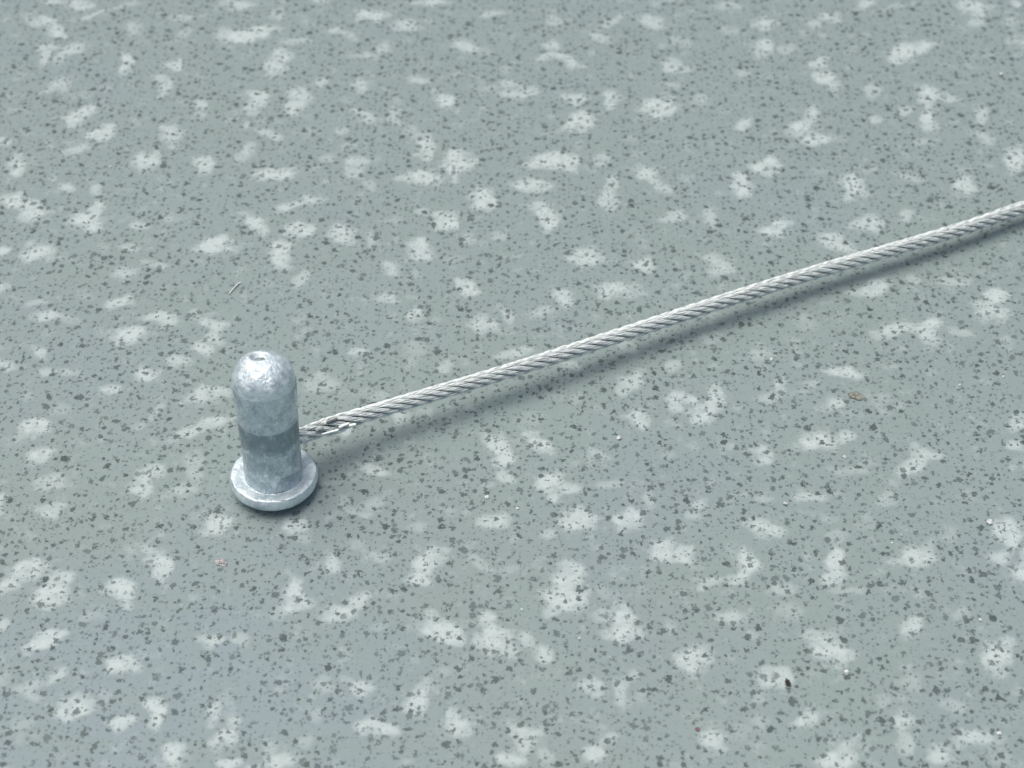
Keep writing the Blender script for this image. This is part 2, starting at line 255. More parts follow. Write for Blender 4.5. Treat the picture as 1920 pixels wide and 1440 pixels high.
149,0.50;26.4,-5.8,1.81,1.60,19,1.00;28.3,-3.3,2.33,1.07,78,0.90;24.0,-3.0,1.33,0.99,5,0.90;41.0,-10.8,2.57,1.52,179,1.00;44.7,-10.1,1.38,0.89,-157,0.90;33.7,-
13.4,1.72,1.10,170,0.80;54.3,-13.0,1.53,1.17,-127,0.90;52.5,-15.1,2.13,1.27,-156,0.90;56.1,-13.3,1.08,0.85,18,0.70;67.9,-7.3,1.39,1.10,53,1.00;66.7,-
11.7,1.04,0.85,43,0.80;29.5,-11.7,0.95,0.68,145,0.40;44.4,-15.6,2.04,0.78,167,0.40;38.7,-20.0,2.09,0.82,-172,0.70;33.0,-20.3,1.03,0.74,6,0.50;24.7,-
21.7,1.14,0.94,10,0.70;48.7,-20.7,1.39,1.02,11,0.50;50.7,-3.0,1.93,0.73,1,0.30;47.6,-13.9,0.95,0.76,16,0.25;53.1,-4.3,0.90,0.77,39,0.30;39.7,7.9,1.00,0.77,10,0.30;46.7,-
6.0,0.96,0.64,7,0.20;66.2,-14.8,0.82,0.65,54,0.50;34.6,-9.5,1.60,0.51,83,0.25;-58.2,-23.1,1.63,0.79,169,0.80;-64.6,-22.9,0.92,0.58,-8,0.70;-37.2,-
25.1,1.68,1.59,163,1.00;-35.8,-25.8,0.88,0.82,-174,0.70;-26.9,-24.7,1.56,1.31,-179,1.00;-25.6,-27.0,0.91,0.83,-30,0.50;-42.9,-31.2,1.97,1.51,124,1.05;-43.1,-
32.7,1.27,0.96,110,0.90;-44.7,-29.2,1.52,0.74,161,0.70;-58.6,-32.5,1.91,1.36,-173,1.05;-55.3,-35.3,2.29,1.68,-153,1.05;-60.7,-34.5,1.45,0.99,-153,0.90;-54.1,-
33.5,1.55,1.07,-10,0.80;-55.6,-36.9,1.31,0.79,-6,0.80;-47.0,-35.3,1.57,1.30,-24,1.05;-48.3,-35.3,1.00,0.79,-17,0.60;-46.1,-36.9,0.82,0.53,105,0.70;-21.5,-
31.4,1.26,1.08,93,0.90;-25.8,-35.3,1.89,1.30,95,1.05;-25.2,-37.4,1.60,1.34,-168,1.00;-20.8,-39.0,1.19,0.96,101,0.80;-27.5,-38.5,0.97,0.79,-10,0.30;-55.0,-42.6,2.02,1.07,-
151,1.05;-56.5,-43.7,0.94,0.90,125,0.80;-61.0,-40.3,0.99,0.75,-19,0.70;-52.8,-47.4,1.39,0.91,-147,0.80;-55.3,-48.9,1.18,0.65,-155,0.50;-55.2,-50.4,1.48,0.66,171,0.60;-
45.4,-46.9,1.92,1.08,-162,1.00;-44.2,-45.7,0.92,0.91,-121,0.80;-35.1,-42.9,1.25,0.73,-169,0.80;-31.3,-42.4,1.27,1.06,136,0.60;-50.1,-52.1,2.17,0.95,-162,1.00;-51.4,-
53.0,1.29,0.86,-173,0.90;-48.8,-51.6,1.15,0.83,-11,0.70;-41.0,-51.8,1.43,1.24,-42,1.05;-40.4,-53.3,1.19,0.72,96,1.00;-44.2,-54.4,1.48,1.22,-168,0.90;-40.4,-
54.7,0.83,0.65,-14,0.70;-33.7,-52.8,1.20,0.98,-154,0.90;-31.1,-54.0,1.10,0.84,-172,0.80;-31.9,-56.1,1.59,1.14,-172,0.95;-33.2,-56.8,0.89,0.59,-171,0.70;-37.2,-
58.2,1.42,1.05,85,1.00;-25.2,-58.8,1.72,1.02,171,0.90;-31.1,-59.6,1.20,0.57,-2,0.90;-26.7,-57.3,1.01,0.69,-5,0.50;-23.0,-56.3,0.94,0.70,101,0.40;-57.7,-50.1,1.20,0.70,-
172,0.40;-55.7,-54.2,1.18,0.73,-172,0.30;-21.7,-49.2,1.12,1.02,116,0.40;-22.0,-53.5,0.82,0.71,-13,0.40;-49.6,-39.5,1.27,0.66,-177,0.25;-2.2,-24.2,1.80,1.22,-0,0.90;9.2,-
24.1,1.93,1.58,-165,1.00;15.5,-24.1,1.63,1.54,52,0.95;16.1,-25.5,1.01,0.86,8,0.70;20.1,-28.9,1.76,1.41,176,0.95;19.9,-30.1,1.65,0.79,174,0.80;5.4,-26.4,1.38,0.78,-
157,0.60;-17.4,-22.9,1.35,0.53,-1,0.60;-8.8,-29.5,1.57,1.30,85,0.90;-10.3,-31.7,1.67,1.36,-151,1.00;-10.7,-33.5,1.20,1.03,-160,1.00;-18.3,-36.9,1.72,1.21,-175,0.95;-
19.3,-38.5,1.60,1.19,-167,1.00;-15.9,-30.2,1.10,0.84,-4,0.50;-11.4,-25.2,1.12,0.63,-166,0.40;7.7,-32.8,1.92,1.53,86,1.05;6.7,-36.1,2.54,1.97,-159,1.10;5.8,-
38.2,1.63,1.04,-164,0.80;13.9,-40.3,2.26,1.33,103,1.05;14.4,-41.6,2.01,1.43,175,1.00;11.6,-38.7,1.64,0.91,-165,0.50;12.3,-35.5,1.09,0.94,7,0.30;-18.7,-27.5,1.11,0.71,-
2,0.30;-7.6,-41.3,2.56,1.54,172,1.05;-9.4,-40.3,1.18,1.06,100,0.80;-5.7,-42.6,1.11,0.85,144,0.80;-9.4,-39.3,0.86,0.73,-5,0.60;-2.6,-39.8,1.53,0.98,76,0.90;-0.8,-
42.4,2.22,1.40,129,1.05;-2.1,-42.9,1.28,1.27,108,0.70;2.5,-42.6,1.09,0.89,106,0.70;4.4,-44.7,1.56,1.07,137,0.90;-2.6,-31.2,2.09,0.66,149,0.50;0.4,-31.7,1.12,0.59,-
159,0.30;-16.9,-49.5,1.23,1.23,-131,0.80;-18.7,-48.4,0.83,0.61,-5,0.50;-10.5,-50.9,1.81,1.03,86,0.90;-9.7,-49.4,0.94,0.73,-157,0.60;-15.0,-54.6,1.83,1.13,-2,0.95;-6.1,-
54.7,1.58,1.47,129,0.95;-6.5,-52.8,0.86,0.80,123,0.70;9.5,-49.0,1.56,1.03,160,0.85;9.9,-50.1,0.86,0.82,66,0.70;13.2,-49.6,1.96,0.93,87,0.70;14.1,-
48.0,0.99,0.72,84,0.50;2.0,-54.9,1.52,0.94,169,0.80;2.2,-57.0,1.35,1.12,-144,0.80;0.4,-58.6,1.32,0.91,-159,0.90;10.6,-58.2,1.68,0.99,-148,0.95;11.9,-56.1,1.02,0.83,-
117,0.70;4.4,-58.6,1.03,0.90,86,0.50;-7.1,-47.7,1.25,0.69,-1,0.30;19.8,-40.8,0.92,0.84,66,0.60;-15.1,-40.6,0.85,0.65,-157,0.30;-3.5,-54.2,0.81,0.47,-0,0.40;16.9,-
35.0,0.88,0.80,19,0.20;32.7,-25.4,2.43,1.31,167,0.95;31.0,-24.4,1.35,0.81,3,0.60;24.1,-23.5,1.06,0.98,46,0.50;21.9,-29.5,1.47,1.37,34,1.00;29.6,-
30.9,1.96,1.42,78,1.10;28.7,-32.5,1.66,1.01,-149,0.95;24.8,-34.0,1.46,0.92,-162,0.85;27.4,-39.5,1.69,0.93,171,0.70;28.8,-42.1,0.86,0.76,21,0.40;33.8,-
35.1,1.52,0.94,4,0.55;33.7,-38.5,1.27,1.20,-176,0.35;40.9,-30.9,1.71,1.40,74,1.00;40.6,-33.1,1.55,1.27,65,0.90;41.6,-35.5,1.71,0.60,174,0.40;41.3,-
26.7,1.32,1.08,65,0.35;50.5,-30.2,2.49,1.22,-170,0.95;52.3,-28.9,1.27,0.98,-135,0.60;63.2,-26.1,2.25,1.60,65,1.05;61.3,-30.3,1.69,1.15,-153,0.80;50.1,-
35.3,1.00,0.79,17,0.50;48.4,-40.2,1.89,1.34,66,0.85;54.9,-38.7,0.99,0.77,18,0.50;38.1,-43.9,2.18,1.94,180,1.05;36.9,-41.6,1.49,0.90,4,0.60;22.4,-45.7,1.87,1.67,-
139,1.00;31.6,-47.7,1.56,1.49,-158,0.85;58.3,-44.9,2.13,1.40,62,1.00;58.4,-46.7,1.00,0.82,32,0.80;34.4,-54.0,1.53,1.06,-149,0.95;23.4,-56.1,1.68,1.47,62,0.90;23.9,-
57.3,1.01,0.69,4,0.70;37.2,-58.6,2.35,1.29,-156,1.05;39.0,-57.0,1.14,0.82,-135,0.80;45.1,-54.0,1.48,1.17,63,0.85;45.0,-56.3,1.43,0.79,77,0.60;53.7,-55.9,2.29,1.14,-
170,0.90;48.8,-58.4,1.59,1.31,52,0.95;51.8,-52.1,1.69,1.11,173,0.45;29.1,-54.0,1.23,0.90,7,0.35;47.1,-48.4,1.49,1.20,19,0.35;55.2,-58.6,1.22,0.94,58,0.30;26.5,-
55.4,0.95,0.80,71,0.20;45.3,-24.7,1.38,1.13,19,0.20;58.9,-49.4,0.85,0.60,13,0.25;52.8,121.9,1.63,1.54,124,0.95;146.8,87.8,1.74,1.21,5,0.80;-14.8,198.5,1.38,0.89,9,0.90;-
147.6,-18.7,1.58,1.47,44,0.95;-209.4,-77.6,1.57,1.10,33,0.90;158.0,-12.0,0.83,0.65,143,0.70;-155.3,74.6,1.43,0.94,24,0.80;203.1,-
158.0,1.72,1.02,39,0.90;207.4,171.5,1.01,0.86,56,0.30;-129.5,172.9,1.87,1.06,37,0.40;189.6,102.4,1.48,1.17,174,0.85;-50.2,-151.8,1.62,1.18,30,0.70;-152.3,-
135.2,1.65,1.24,147,0.80;89.3,-134.9,1.48,0.91,147,0.70;-8.1,107.8,1.62,1.31,46,0.90;188.8,200.7,2.12,1.39,152,0.80;-
207.2,139.3,2.07,0.83,68,0.50;146.7,12.1,2.29,1.68,33,1.05;195.7,-85.3,1.15,0.83,44,0.70;137.4,15.6,1.94,1.28,64,0.95;10.6,134.7,1.99,1.59,106,1.00;120.8,-
20.4,2.00,1.09,7,0.50;191.7,-125.4,1.34,0.88,92,0.60;-59.1,-103.7,1.27,1.05,166,0.60;-78.8,-92.6,1.19,0.92,113,0.70;95.1,-42.5,1.58,1.13,29,0.30;-
194.1,214.9,1.33,1.28,166,0.70;-201.3,121.4,1.52,0.96,149,0.50;-191.0,188.1,1.86,0.77,144,0.70;-71.3,-81.3,0.95,0.80,132,0.20;193.4,79.6,0.82,0.71,74,0.40;-142.4,-
18.3,1.93,1.63,152,1.00;-88.2,12.2,1.66,1.20,153,0.90;204.7,12.3,1.43,1.19,124,0.70;-78.4,-55.9,2.57,1.14,73,0.90;-152.0,-16.7,1.22,0.86,173,0.70;-69.5,-
126.1,1.50,0.87,93,0.60;-187.9,142.2,1.23,1.07,125,0.70;70.5,128.7,2.39,0.89,101,0.75;72.4,157.4,2.63,1.35,139,1.10;82.1,-48.3,1.49,0.90,61,0.60;-
138.2,163.7,1.65,0.61,98,0.50;-107.2,95.2,1.43,1.08,52,0.90;0.2,96.0,1.23,1.07,63,0.70;61.9,120.4,2.01,1.43,74,1.00;181.6,-
94.5,1.83,1.13,124,0.95;204.7,203.5,1.58,1.20,26,0.90;206.5,-84.5,2.41,1.79,169,1.00;-
9.8,102.7,0.82,0.53,121,0.70;187.6,36.3,1.69,1.15,76,0.80;53.2,134.4,1.73,1.12,49,0.80;213.3,-85.7,0.99,0.84,79,0.30;64.6,-
76.8,1.60,0.51,32,0.25;93.9,214.9,1.22,0.94,41,0.30;-191.7,-109.3,1.63,1.15,174,0.40;69.9,-132.6,1.77,1.20,43,0.90;173.4,-
159.7,1.53,1.08,171,0.25;153.0,169.2,1.63,0.79,150,0.80;-54.2,-146.3,1.51,1.32,54,0.35;-88.0,34.8,1.56,1.49,105,0.85;197.1,151.0,0.67,0.57,74,0.70;-14.0,-
100.4,2.41,1.73,101,1.05;196.6,207.8,2.12,1.36,16,1.05;138.1,91.4,2.41,1.73,19,1.05;-154.5,79.2,1.25,0.69,102,0.30;-30.4,211.1,1.70,1.22,52,0.70;203.2,-
15.7,2.35,1.29,154,1.05;-146.6,65.7,1.48,0.66,177,0.60;-77.8,214.0,1.79,0.91,167,0.60;-153.4,-151.0,1.39,1.10,112,1.00;121.1,154.2,1.85,1.40,86,0.90;25.9,-
67.5,1.65,0.61,141,0.50;-109.4,-58.3,1.38,1.17,130,0.60;-92.1,27.1,1.17,0.65,93,0.40;156.3,174.7,0.85,0.65,21,0.30;112.0,-
45.7,1.33,1.28,127,0.70;48.8,117.9,1.53,0.84,84,0.60;-59.8,123.1,1.90,0.81,24,0.25;-
213.8,50.2,1.60,0.51,165,0.25;166.8,47.3,2.33,0.87,77,0.80;132.2,66.1,1.63,0.79,127,0.80;177.0,-13.5,2.08,1.43,123,0.90;94.4,181.6,2.61,1.42,149,0.90;-
186.6,157.8,0.88,0.82,140,0.70;-143.9,104.2,1.03,0.90,90,0.50;-72.8,-101.7,1.15,0.91,97,0.50;-194.1,118.4,1.16,1.07,148,0.70;125.5,92.2,1.53,0.84,60,0.60;-30.4,-
133.9,1.53,1.08,126,0.25;-194.0,160.0,2.26,1.54,111,0.95;139.5,-117.8,0.85,0.65,24,0.30;-89.2,188.8,1.33,1.00,33,0.30;-135.3,144.8,1.63,1.17,112,0.80;-196.3,-
118.9,1.88,0.88,134,0.50;-94.7,57.0,1.87,1.17,134,1.00;162.7,-109.0,1.29,0.80,16,0.50;79.8,26.0,3.29,1.08,169,0.95;-54.1,-
138.8,0.91,0.83,53,0.50;29.5,97.6,1.01,0.86,164,0.30;-101.8,49.6,2.12,0.96,150,0.70;-93.1,210.5,1.57,1.30,42,0.90;-55.4,120.0,2.47,0.66,24,0.40;-207.0,-
30.2,1.07,0.83,120,0.60;-175.8,-112.6,0.91,0.59,82,0.50;199.2,-119.1,1.74,1.21,5,0.80;96.8,-139.6,1.16,0.84,170,0.70;-
30.4,141.9,1.27,1.06,21,0.60;203.3,92.7,1.92,1.53,38,1.05;86.6,-17.2,1.11,0.71,42,0.30;-156.3,155.8,2.57,1.52,53,1.00;56.5,205.3,2.41,1.79,93,1.00;103.3,-
9.7,2.03,1.48,7,1.00;-134.9,-85.7,2.18,1.13,160,0.50;-8.2,128.9,2.74,0.46,77,0.80;-85.8,195.2,1.27,1.20,77,0.35;-14.8,-122.1,1.38,1.17,118,0.60;-
184.4,170.2,1.58,1.47,158,0.95;-149.6,-63.5,1.12,1.06,147,0.50;107.7,95.4,1.86,0.77,87,0.70;-201.2,191.3,2.13,1.26,57,0.60;-189.7,-151.7,1.27,0.90,85,0.80;191.5,-
115.2,1.03,0.74,58,0.50;-19.8,-68.8,1.54,1.19,6,0.70;92.4,58.4,1.08,0.85,14,0.70;-42.5,210.0,2.39,0.89,122,0.75;-135.7,-22.6,1.63,1.17,132,0.80;93.7,-
97.9,1.53,1.36,32,0.70;-125.2,-143.3,2.12,1.36,78,1.05;204.4,-157.6,2.19,0.94,82,0.80;78.0,-95.5,1.74,1.27,99,0.70;210.5,37.2,1.70,1.07,169,0.70;93.1,-
69.9,1.38,0.78,88,0.60;187.4,-139.6,3.60,1.67,116,1.05;-1.1,137.0,1.34,0.85,46,0.60;-192.9,-145.7,1.59,1.31,35,0.95;-134.1,-71.2,1.71,0.60,56,0.40;-
168.6,45.9,1.27,1.20,29,0.35;-182.6,117.5,1.25,0.64,3,0.60;53.8,115.7,1.46,0.92,136,0.85;81.1,178.8,1.56,1.11,100,0.90;-155.4,23.6,0.94,0.70,139,0.40;137.4,-
41.1,1.23,1.05,97,0.80;-12.2,104.9,1.01,0.86,77,0.70;33.1,-66.8,2.19,0.94,89,0.80;-108.0,107.4,1.63,1.54,51,0.95;-54.3,-122.6,1.96,1.29,139,0.90;-
51.7,132.3,2.74,0.46,161,0.80;66.3,128.7,1.70,1.05,5,0.60;-153.3,101.3,1.20,0.70,172,0.40;98.0,106.4,2.01,1.55,19,1.00;131.3,53.5,2.30,1.68,12,0.90;-142.2,-
60.2,0.95,0.76,58,0.25;-200.4,46.1,1.18,0.65,100,0.50;-203.2,-140.8,1.23,1.05,149,0.80;-27.5,-61.9,2.13,1.40,110,1.00;-115.6,3.0,2.41,1.79,36,1.00;-61.0,-
97.9,1.66,1.20,149,0.90;97.5,-123.8,1.74,1.21,109,0.80;56.1,-105.3,1.20,0.98,169,0.90;126.8,-115.1,1.63,1.15,80,0.40;-
116.8,66.6,1.84,1.51,79,0.80;115.0,195.8,1.22,0.86,85,0.70;-3.7,-159.4,1.43,0.94,147,0.80;-34.6,-140.1,1.49,1.20,0,0.35;175.9,-70.4,1.52,0.74,159,0.70;-46.1,-
78.1,1.27,1.05,148,0.60;-84.6,36.0,1.20,0.98,135,0.90;-111.1,-26.3,1.42,1.24,147,0.60;70.1,185.2,2.19,0.94,111,0.80;-42.6,-105.6,1.64,0.91,43,0.50;-50.9,-
124.4,2.22,1.53,18,0.90;93.6,182.1,2.63,1.20,143,0.80;109.7,21.3,2.57,1.14,155,0.90;52.9,144.1,1.25,1.07,124,0.80;-170.5,70.0,1.66,1.20,33,0.90;-203.4,-
41.4,1.20,0.86,90,0.60;19.6,102.4,1.60,1.09,177,0.90;135.7,191.1,1.68,1.59,100,1.00;-188.7,-104.3,1.57,0.96,65,0.60;40.2,98.2,1.98,1.46,37,0.90;-91.9,-
149.6,1.72,1.02,64,0.90;34.6,128.7,1.31,0.79,74,0.80;201.5,-154.5,1.32,1.08,129,0.35;-184.0,126.3,1.14,0.94,173,0.70;-85.7,-
26.5,1.65,0.79,151,0.80;102.6,72.2,2.79,2.28,87,1.10;-175.5,-114.0,1.22,1.12,175,0.40;-213.7,-11.7,2.47,0.66,135,0.40;12.2,-81.3,0.95,0.76,110,0.25;-48.7,-
118.6,1.63,0.79,160,0.80;81.0,213.8,1.42,1.24,160,0.60;-123.5,-43.9,2.01,1.55,143,1.00;-181.5,201.2,1.94,1.69,114,0.90;114.6,-74.6,1.28,0.76,103,0.40;-
115.8,23.6,2.14,1.54,163,0.80;-85.0,-53.3,1.19,0.93,160,0.60;-72.8,0.3,1.33,1.00,21,0.30;-135.9,-87.7,0.91,0.59,18,0.50;123.3,-34.5,1.94,1.69,11,0.90;-
6.6,157.2,1.68,1.47,13,0.90;-133.6,17.8,1.20,0.86,167,0.60;-116.5,104.8,1.11,0.85,144,0.80;146.2,-159.4,1.39,1.02,28,0.50;-175.1,-102.3,3.09,1.22,137,0.95;-
76.2,132.4,1.89,1.09,128,0.70;182.4,203.6,1.87,1.06,156,0.40;159.3,-21.2,1.72,1.21,12,0.95;-126.2,-17.7,1.37,0.92,160,0.80;209.8,130.8,1.66,1.54,73,0.90;-
164.5,66.9,2.49,1.57,24,1.00;-213.6,-15.2,1.22,1.12,170,0.40;-184.0,128.7,1.26,1.08,128,0.90;-208.2,147.6,1.48,0.91,135,0.70;-131.0,-29.4,1.66,1.61,52,0.95;-
0.5,104.8,0.82,0.71,16,0.40;-167.7,-4.9,0.99,0.77,153,0.50;8.3,-140.8,1.96,1.29,177,0.90;-98.4,113.6,1.44,0.94,49,0.40;-
173.7,21.5,0.85,0.60,32,0.25;147.9,165.1,1.66,1.54,17,0.90;-62.0,148.1,1.56,0.98,147,0.80;-154.5,148.0,2.12,1.19,45,0.60;7.2,-139.8,0.87,0.81,35,0.70;130.5,-
155.4,1.58,1.20,15,0.90;-95.0,202.8,1.60,0.51,85,0.25;-205.3,-99.2,0.89,0.59,140,0.70;173.0,85.2,0.99,0.83,106,0.50;-
122.3,0.2,1.89,1.30,74,1.05;160.9,153.8,1.69,0.93,162,0.70;-208.6,149.9,2.19,0.74,161,0.60;-151.3,136.7,1.64,1.15,150,0.60;-182.0,-19.6,1.33,0.92,76,0.70;-
98.5,18.5,1.16,1.11,0,0.40;57.4,132.3,1.19,0.72,82,1.00;-183.2,-15.2,0.81,0.47,74,0.40;-150.7,86.3,1.25,0.73,149,0.80;198.1,67.6,2.38,1.76,84,1.10;-181.8,-
21.4,1.45,1.30,6,1.00;-135.5,3.0,1.16,1.07,24,0.70;66.2,-33.0,2.01,1.10,27,0.80;7.9,210.5,1.27,0.96,100,0.90;-93.0,-
119.8,1.83,1.11,67,0.80;35.1,207.0,1.53,1.36,174,0.70;-154.6,-153.3,1.85,1.40,132,0.90;-157.6,22.8,1.91,1.36,10,1.05;-208.5,-
79.7,2.33,1.73,91,1.00;47.5,141.3,2.83,1.58,145,1.00;-112.4,103.1,1.32,0.91,62,0.90;-205.8,-46.9,1.60,1.09,18,0.90;-
161.9,184.3,1.73,1.65,95,1.00;91.7,196.2,1.56,1.49,70,0.85;-52.5,161.8,1.90,0.81,168,0.25;-181.7,10.5,0.99,0.75,38,0.70;51.3,-
122.6,1.94,1.28,54,0.95;22.2,155.3,1.81,1.55,82,1.00;-187.8,-158.5,0.97,0.86,37,0.70;-19.8,-137.3,1.43,1.21,21,0.50;165.6,-17.8,1.34,0.88,47,0.60;-
96.4,137.8,1.48,0.66,22,0.60;-106.9,-150.6,2.04,1.00,70,0.70;55.4,-66.6,2.14,1.84,107,1.10;161.4,187.8,2.56,1.54,32,1.05;-156.0,-140.3,1.18,0.65,64,0.50;-
161.9,13.2,0.88,0.82,148,0.70;-2.4,171.1,2.46,0.81,5,0.60;84.3,108.2,0.82,0.53,123,0.70;-175.1,-134.6,1.52,0.82,55,0.60;145.8,203.4,1.00,0.77,152,0.30;-
163.2,126.7,1.69,0.98,82,0.70;-86.4,173.9,1.79,1.13,93,0.50;172.8,16.9,1.38,1.17,118,0.60;190.7,-40.4,1.29,0.91,37,0.80;-177.1,-26.0,1.19,0.92,115,0.70;-45.3,-
85.3,1.69,0.93,88,0.70;80.5,9.9,1.07,0.83,62,0.60;-207.7,4.9,1.56,1.38,89,1.00;15.5,182.1,1.26,1.20,43,0.50;-142.7,49.9,2.03,1.53,150,0.95;-88.8,-
119.0,1.69,0.98,77,0.70;148.8,36.2,1.43,1.19,113,0.70;60.5,203.4,2.31,0.84,124,0.90;-167.5,-123.5,0.86,0.80,114,0.70;148.1,61.3,2.30,1.02,140,0.70;18.5,-
94.6,2.58,1.33,130,0.90;-102.9,-4.8,1.94,1.55,159,0.95;-80.9,-48.8,1.70,1.11,74,0.90;159.0,-136.2,1.65,1.24,12,0.80;-198.1,-124.1,1.39,0.91,161,0.80;2.7,-
120.4,1.57,0.96,13,0.60;-33.7,196.9,0.97,0.82,52,0.80;-168.6,34.4,1.27,0.98,65,0.60;-182.4,-15.5,1.84,1.51,138,0.80;-165.6,44.2,1.77,1.06,118,0.70;70.4,-
15.4,2.22,1.59,49,1.00;21.9,209.7,1.08,0.86,7,0.70;164.2,212.9,1.26,0.92,69,0.40;57.6,189.1,1.20,0.61,159,0.40;91.0,-
133.0,1.80,1.55,10,0.80;188.8,17.1,1.14,0.87,100,0.80;128.1,81.5,2.12,0.96,51,0.70;105.0,-62.6,2.57,1.14,73,0.90;90.3,-
122.6,2.14,1.54,36,0.80;83.8,117.0,1.00,0.91,80,0.60;-114.4,-65.1,2.33,1.07,16,0.90;153.6,-98.0,0.91,0.83,87,0.50;-86.9,176.3,1.61,0.97,64,0.60;-
192.4,113.8,1.49,1.05,37,0.80;-204.8,59.5,1.70,1.22,115,0.95;-4.9,172.0,1.52,0.94,109,0.55;45.3,-138.0,1.27,1.00,24,0.30;204.8,-111.3,2.13,1.27,35,0.90;194.2,-
147.5,1.43,1.19,170,0.70;-80.6,164.2,1.04,0.85,51,0.80;138.3,64.8,1.00,0.73,61,0.60;99.7,32.0,1.55,1.07,124,0.80;124.3,-154.6,1.03,0.89,89,0.80;-
214.5,140.5,1.42,1.05,84,1.00;-54.5,-73.6,2.74,0.44,86,0.45;-163.6,-83.0,1.69,1.11,31,0.45;-43.3,-121.2,1.57,0.96,116,0.60;-116.5,-56.0,2.77,1.12,37,0.90;-113.6,-
134.6,2.49,1.22,91,0.95;101.2,-18.3,2.14,1.54,99,0.80;131.1,138.1,1.19,0.96,11,0.80;-103.0,159.4,1.21,0.78,77,0.60;-15.7,-
88.0,1.46,0.97,19,0.50;130.3,21.1,1.98,1.46,13,0.90;115.8,105.7,1.29,0.91,112,0.80;144.0,73.3,1.57,1.30,163,1.05;151.2,-82.3,1.72,1.10,159,0.80;210.5,-
83.5,1.34,1.03,125,0.30;-128.6,43.0,1.02,0.83,16,0.70;-120.3,-158.7,1.08,0.86,10,0.70;-134.4,171.2,2.08,1.43,30,0.90;195.0,179.9,1.63,0.79,34,0.80;-
158.3,182.0,1.21,0.78,74,0.60;-
203.7,13.2,1.59,1.14,36,0.95;80.6,158.6,1.16,1.07,137,0.70;159.4,188.5,1.93,1.58,146,1.00;139.3,181.9,1.37,1.15,159,0.80;91.8,8.5,1.46,0.97,36,0.50;35.3,112.1,1.83,1.13,1
38,0.95;-132.4,42.7,1.11,0.85,29,0.80;57.3,109.3,1.29,0.80,65,0.50;-153.1,-
50.6,2.22,1.70,98,0.90;88.3,200.3,1.92,1.08,1,1.00;21.5,203.9,1.11,0.71,162,0.30;97.4,176.5,1.43,1.19,27,0.70;-212.1,-137.8,1.36,0.70,67,0.60;165.8,-
59.4,1.49,1.05,81,0.80;180.1,71.0,0.95,0.65,74,0.40;205.6,-153.7,1.47,0.92,53,0.60;136.1,-133.1,0.95,0.65,87,0.40;-179.2,88.9,1.67,1.50,17,0.70;99.0,-
5.2,2.30,1.68,63,0.90;115.9,-144.2,2.40,1.25,122,1.10;-161.9,37.2,1.77,1.06,138,0.70;159.5,99.0,1.34,0.83,7,0.60;-24.5,-
102.6,1.12,1.06,111,0.50;31.1,208.6,1.40,0.99,44,0.70;-90.2,-125.5,1.65,1.24,13,0.80;-146.3,77.8,1.07,0.89,16,0.40;-67.7,-80.6,0.96,0.64,19,0.20;-
75.2,155.5,1.82,0.82,59,0.70;80.0,12.1,1.56,1.03,168,0.85;40.8,178.0,2.71,2.12,48,0.95;138.5,30.9,1.60,1.33,92,0.50;-174.8,34.0,1.35,1.12,81,0.80;-
158.4,6.8,1.52,0.94,7,0.80;123.1,-0.0,1.89,1.34,106,0.85;-139.6,9.4,0.94,0.90,55,0.80;85.9,-141.8,1.71,1.40,15,1.00;67.3,-
147.0,1.27,0.90,53,0.80;83.7,40.6,1.60,1.21,102,0.90;-16.1,-145.3,2.07,0.83,85,0.50;-167.1,176.4,2.94,1.49,166,1.05;-165.4,-7.3,1.60,1.09,179,0.90;-
159.0,124.0,1.19,0.96,98,0.80;-61.4,-91.2,1.38,1.13,74,0.20;185.7,-7.2,2.12,0.96,35,0.70;-148.1,186.3,1.40,0.99,82,0.70;-91.9,-146.5,1.10,0.84,35,0.50;-
40.5,102.7,1.96,0.93,105,0.70;1.5,182.4,1.01,0.69,100,0.50;-172.3,-32.0,1.60,1.33,29,0.50;186.7,-142.7,1.93,1.53,6,0.60;-10.6,-
82.1,1.27,1.20,40,0.35;210.3,139.5,1.43,1.11,66,0.80;-207.7,105.5,1.19,0.72,35,1.00;208.2,-
41.5,2.60,1.62,162,1.00;57.8,133.4,0.85,0.65,133,0.30;180.7,157.6,1.20,0.70,61,0.40;-38.4,135.3,1.80,1.55,12,0.80;-
139.6,113.6,1.79,0.91,151,0.60;114.9,18.5,1.75,1.46,153,0.80;98.7,117.9,1.66,1.01,170,0.95;-121.1,92.8,2.03,1.48,51,1.00;-199.3,-
61.2,1.37,0.92,27,0.80;103.8,191.3,1.42,0.89,66,0.80;196.5,25.1,2.56,1.54,125,1.05;-214.2,199.6,1.98,1.46,71,0.90;152.7,140.4,2.00,1.09,82,0.50;-
129.6,185.8,1.56,1.38,54,1.00;-116.8,-82.0,2.04,0.78,116,0.40;-121.4,159.8,1.81,1.55,37,1.00;181.1,-
114.8,1.10,0.97,111,0.40;145.3,66.6,1.43,1.11,157,0.80;55.5,102.5,1.19,0.92,107,0.70;38.6,144.2,1.38,0.89,17,0.90;103.9,-28.3,1.17,0.65,170,0.40;211.4,-
154.5,2.33,0.87,101,0.80;-80.8,-53.9,2.57,1.14,153,0.90;-131.6,48.2,1.11,0.83,35,0.40;-171.1,193.0,2.12,1.19,164,0.60;-137.3,47.6,1.53,1.17,49,0.70;-145.6,-
7.9,1.96,1.42,49,1.10;-166.5,-67.6,1.19,0.93,41,0.60;-94.1,180.1,1.14,0.87,145,0.80;-186.1,-9.9,1.22,0.94,27,0.30;71.8,113.9,1.83,1.65,169,1.00;-
188.4,215.6,2.22,1.53,110,0.90;-195.9,31.9,0.95,0.68,46,0.40;1.3,-93.4,2.18,0.78,111,0.80;183.0,109.0,1.45,0.99,154,0.90;182.3,55.1,1.12,1.02,112,0.40;-
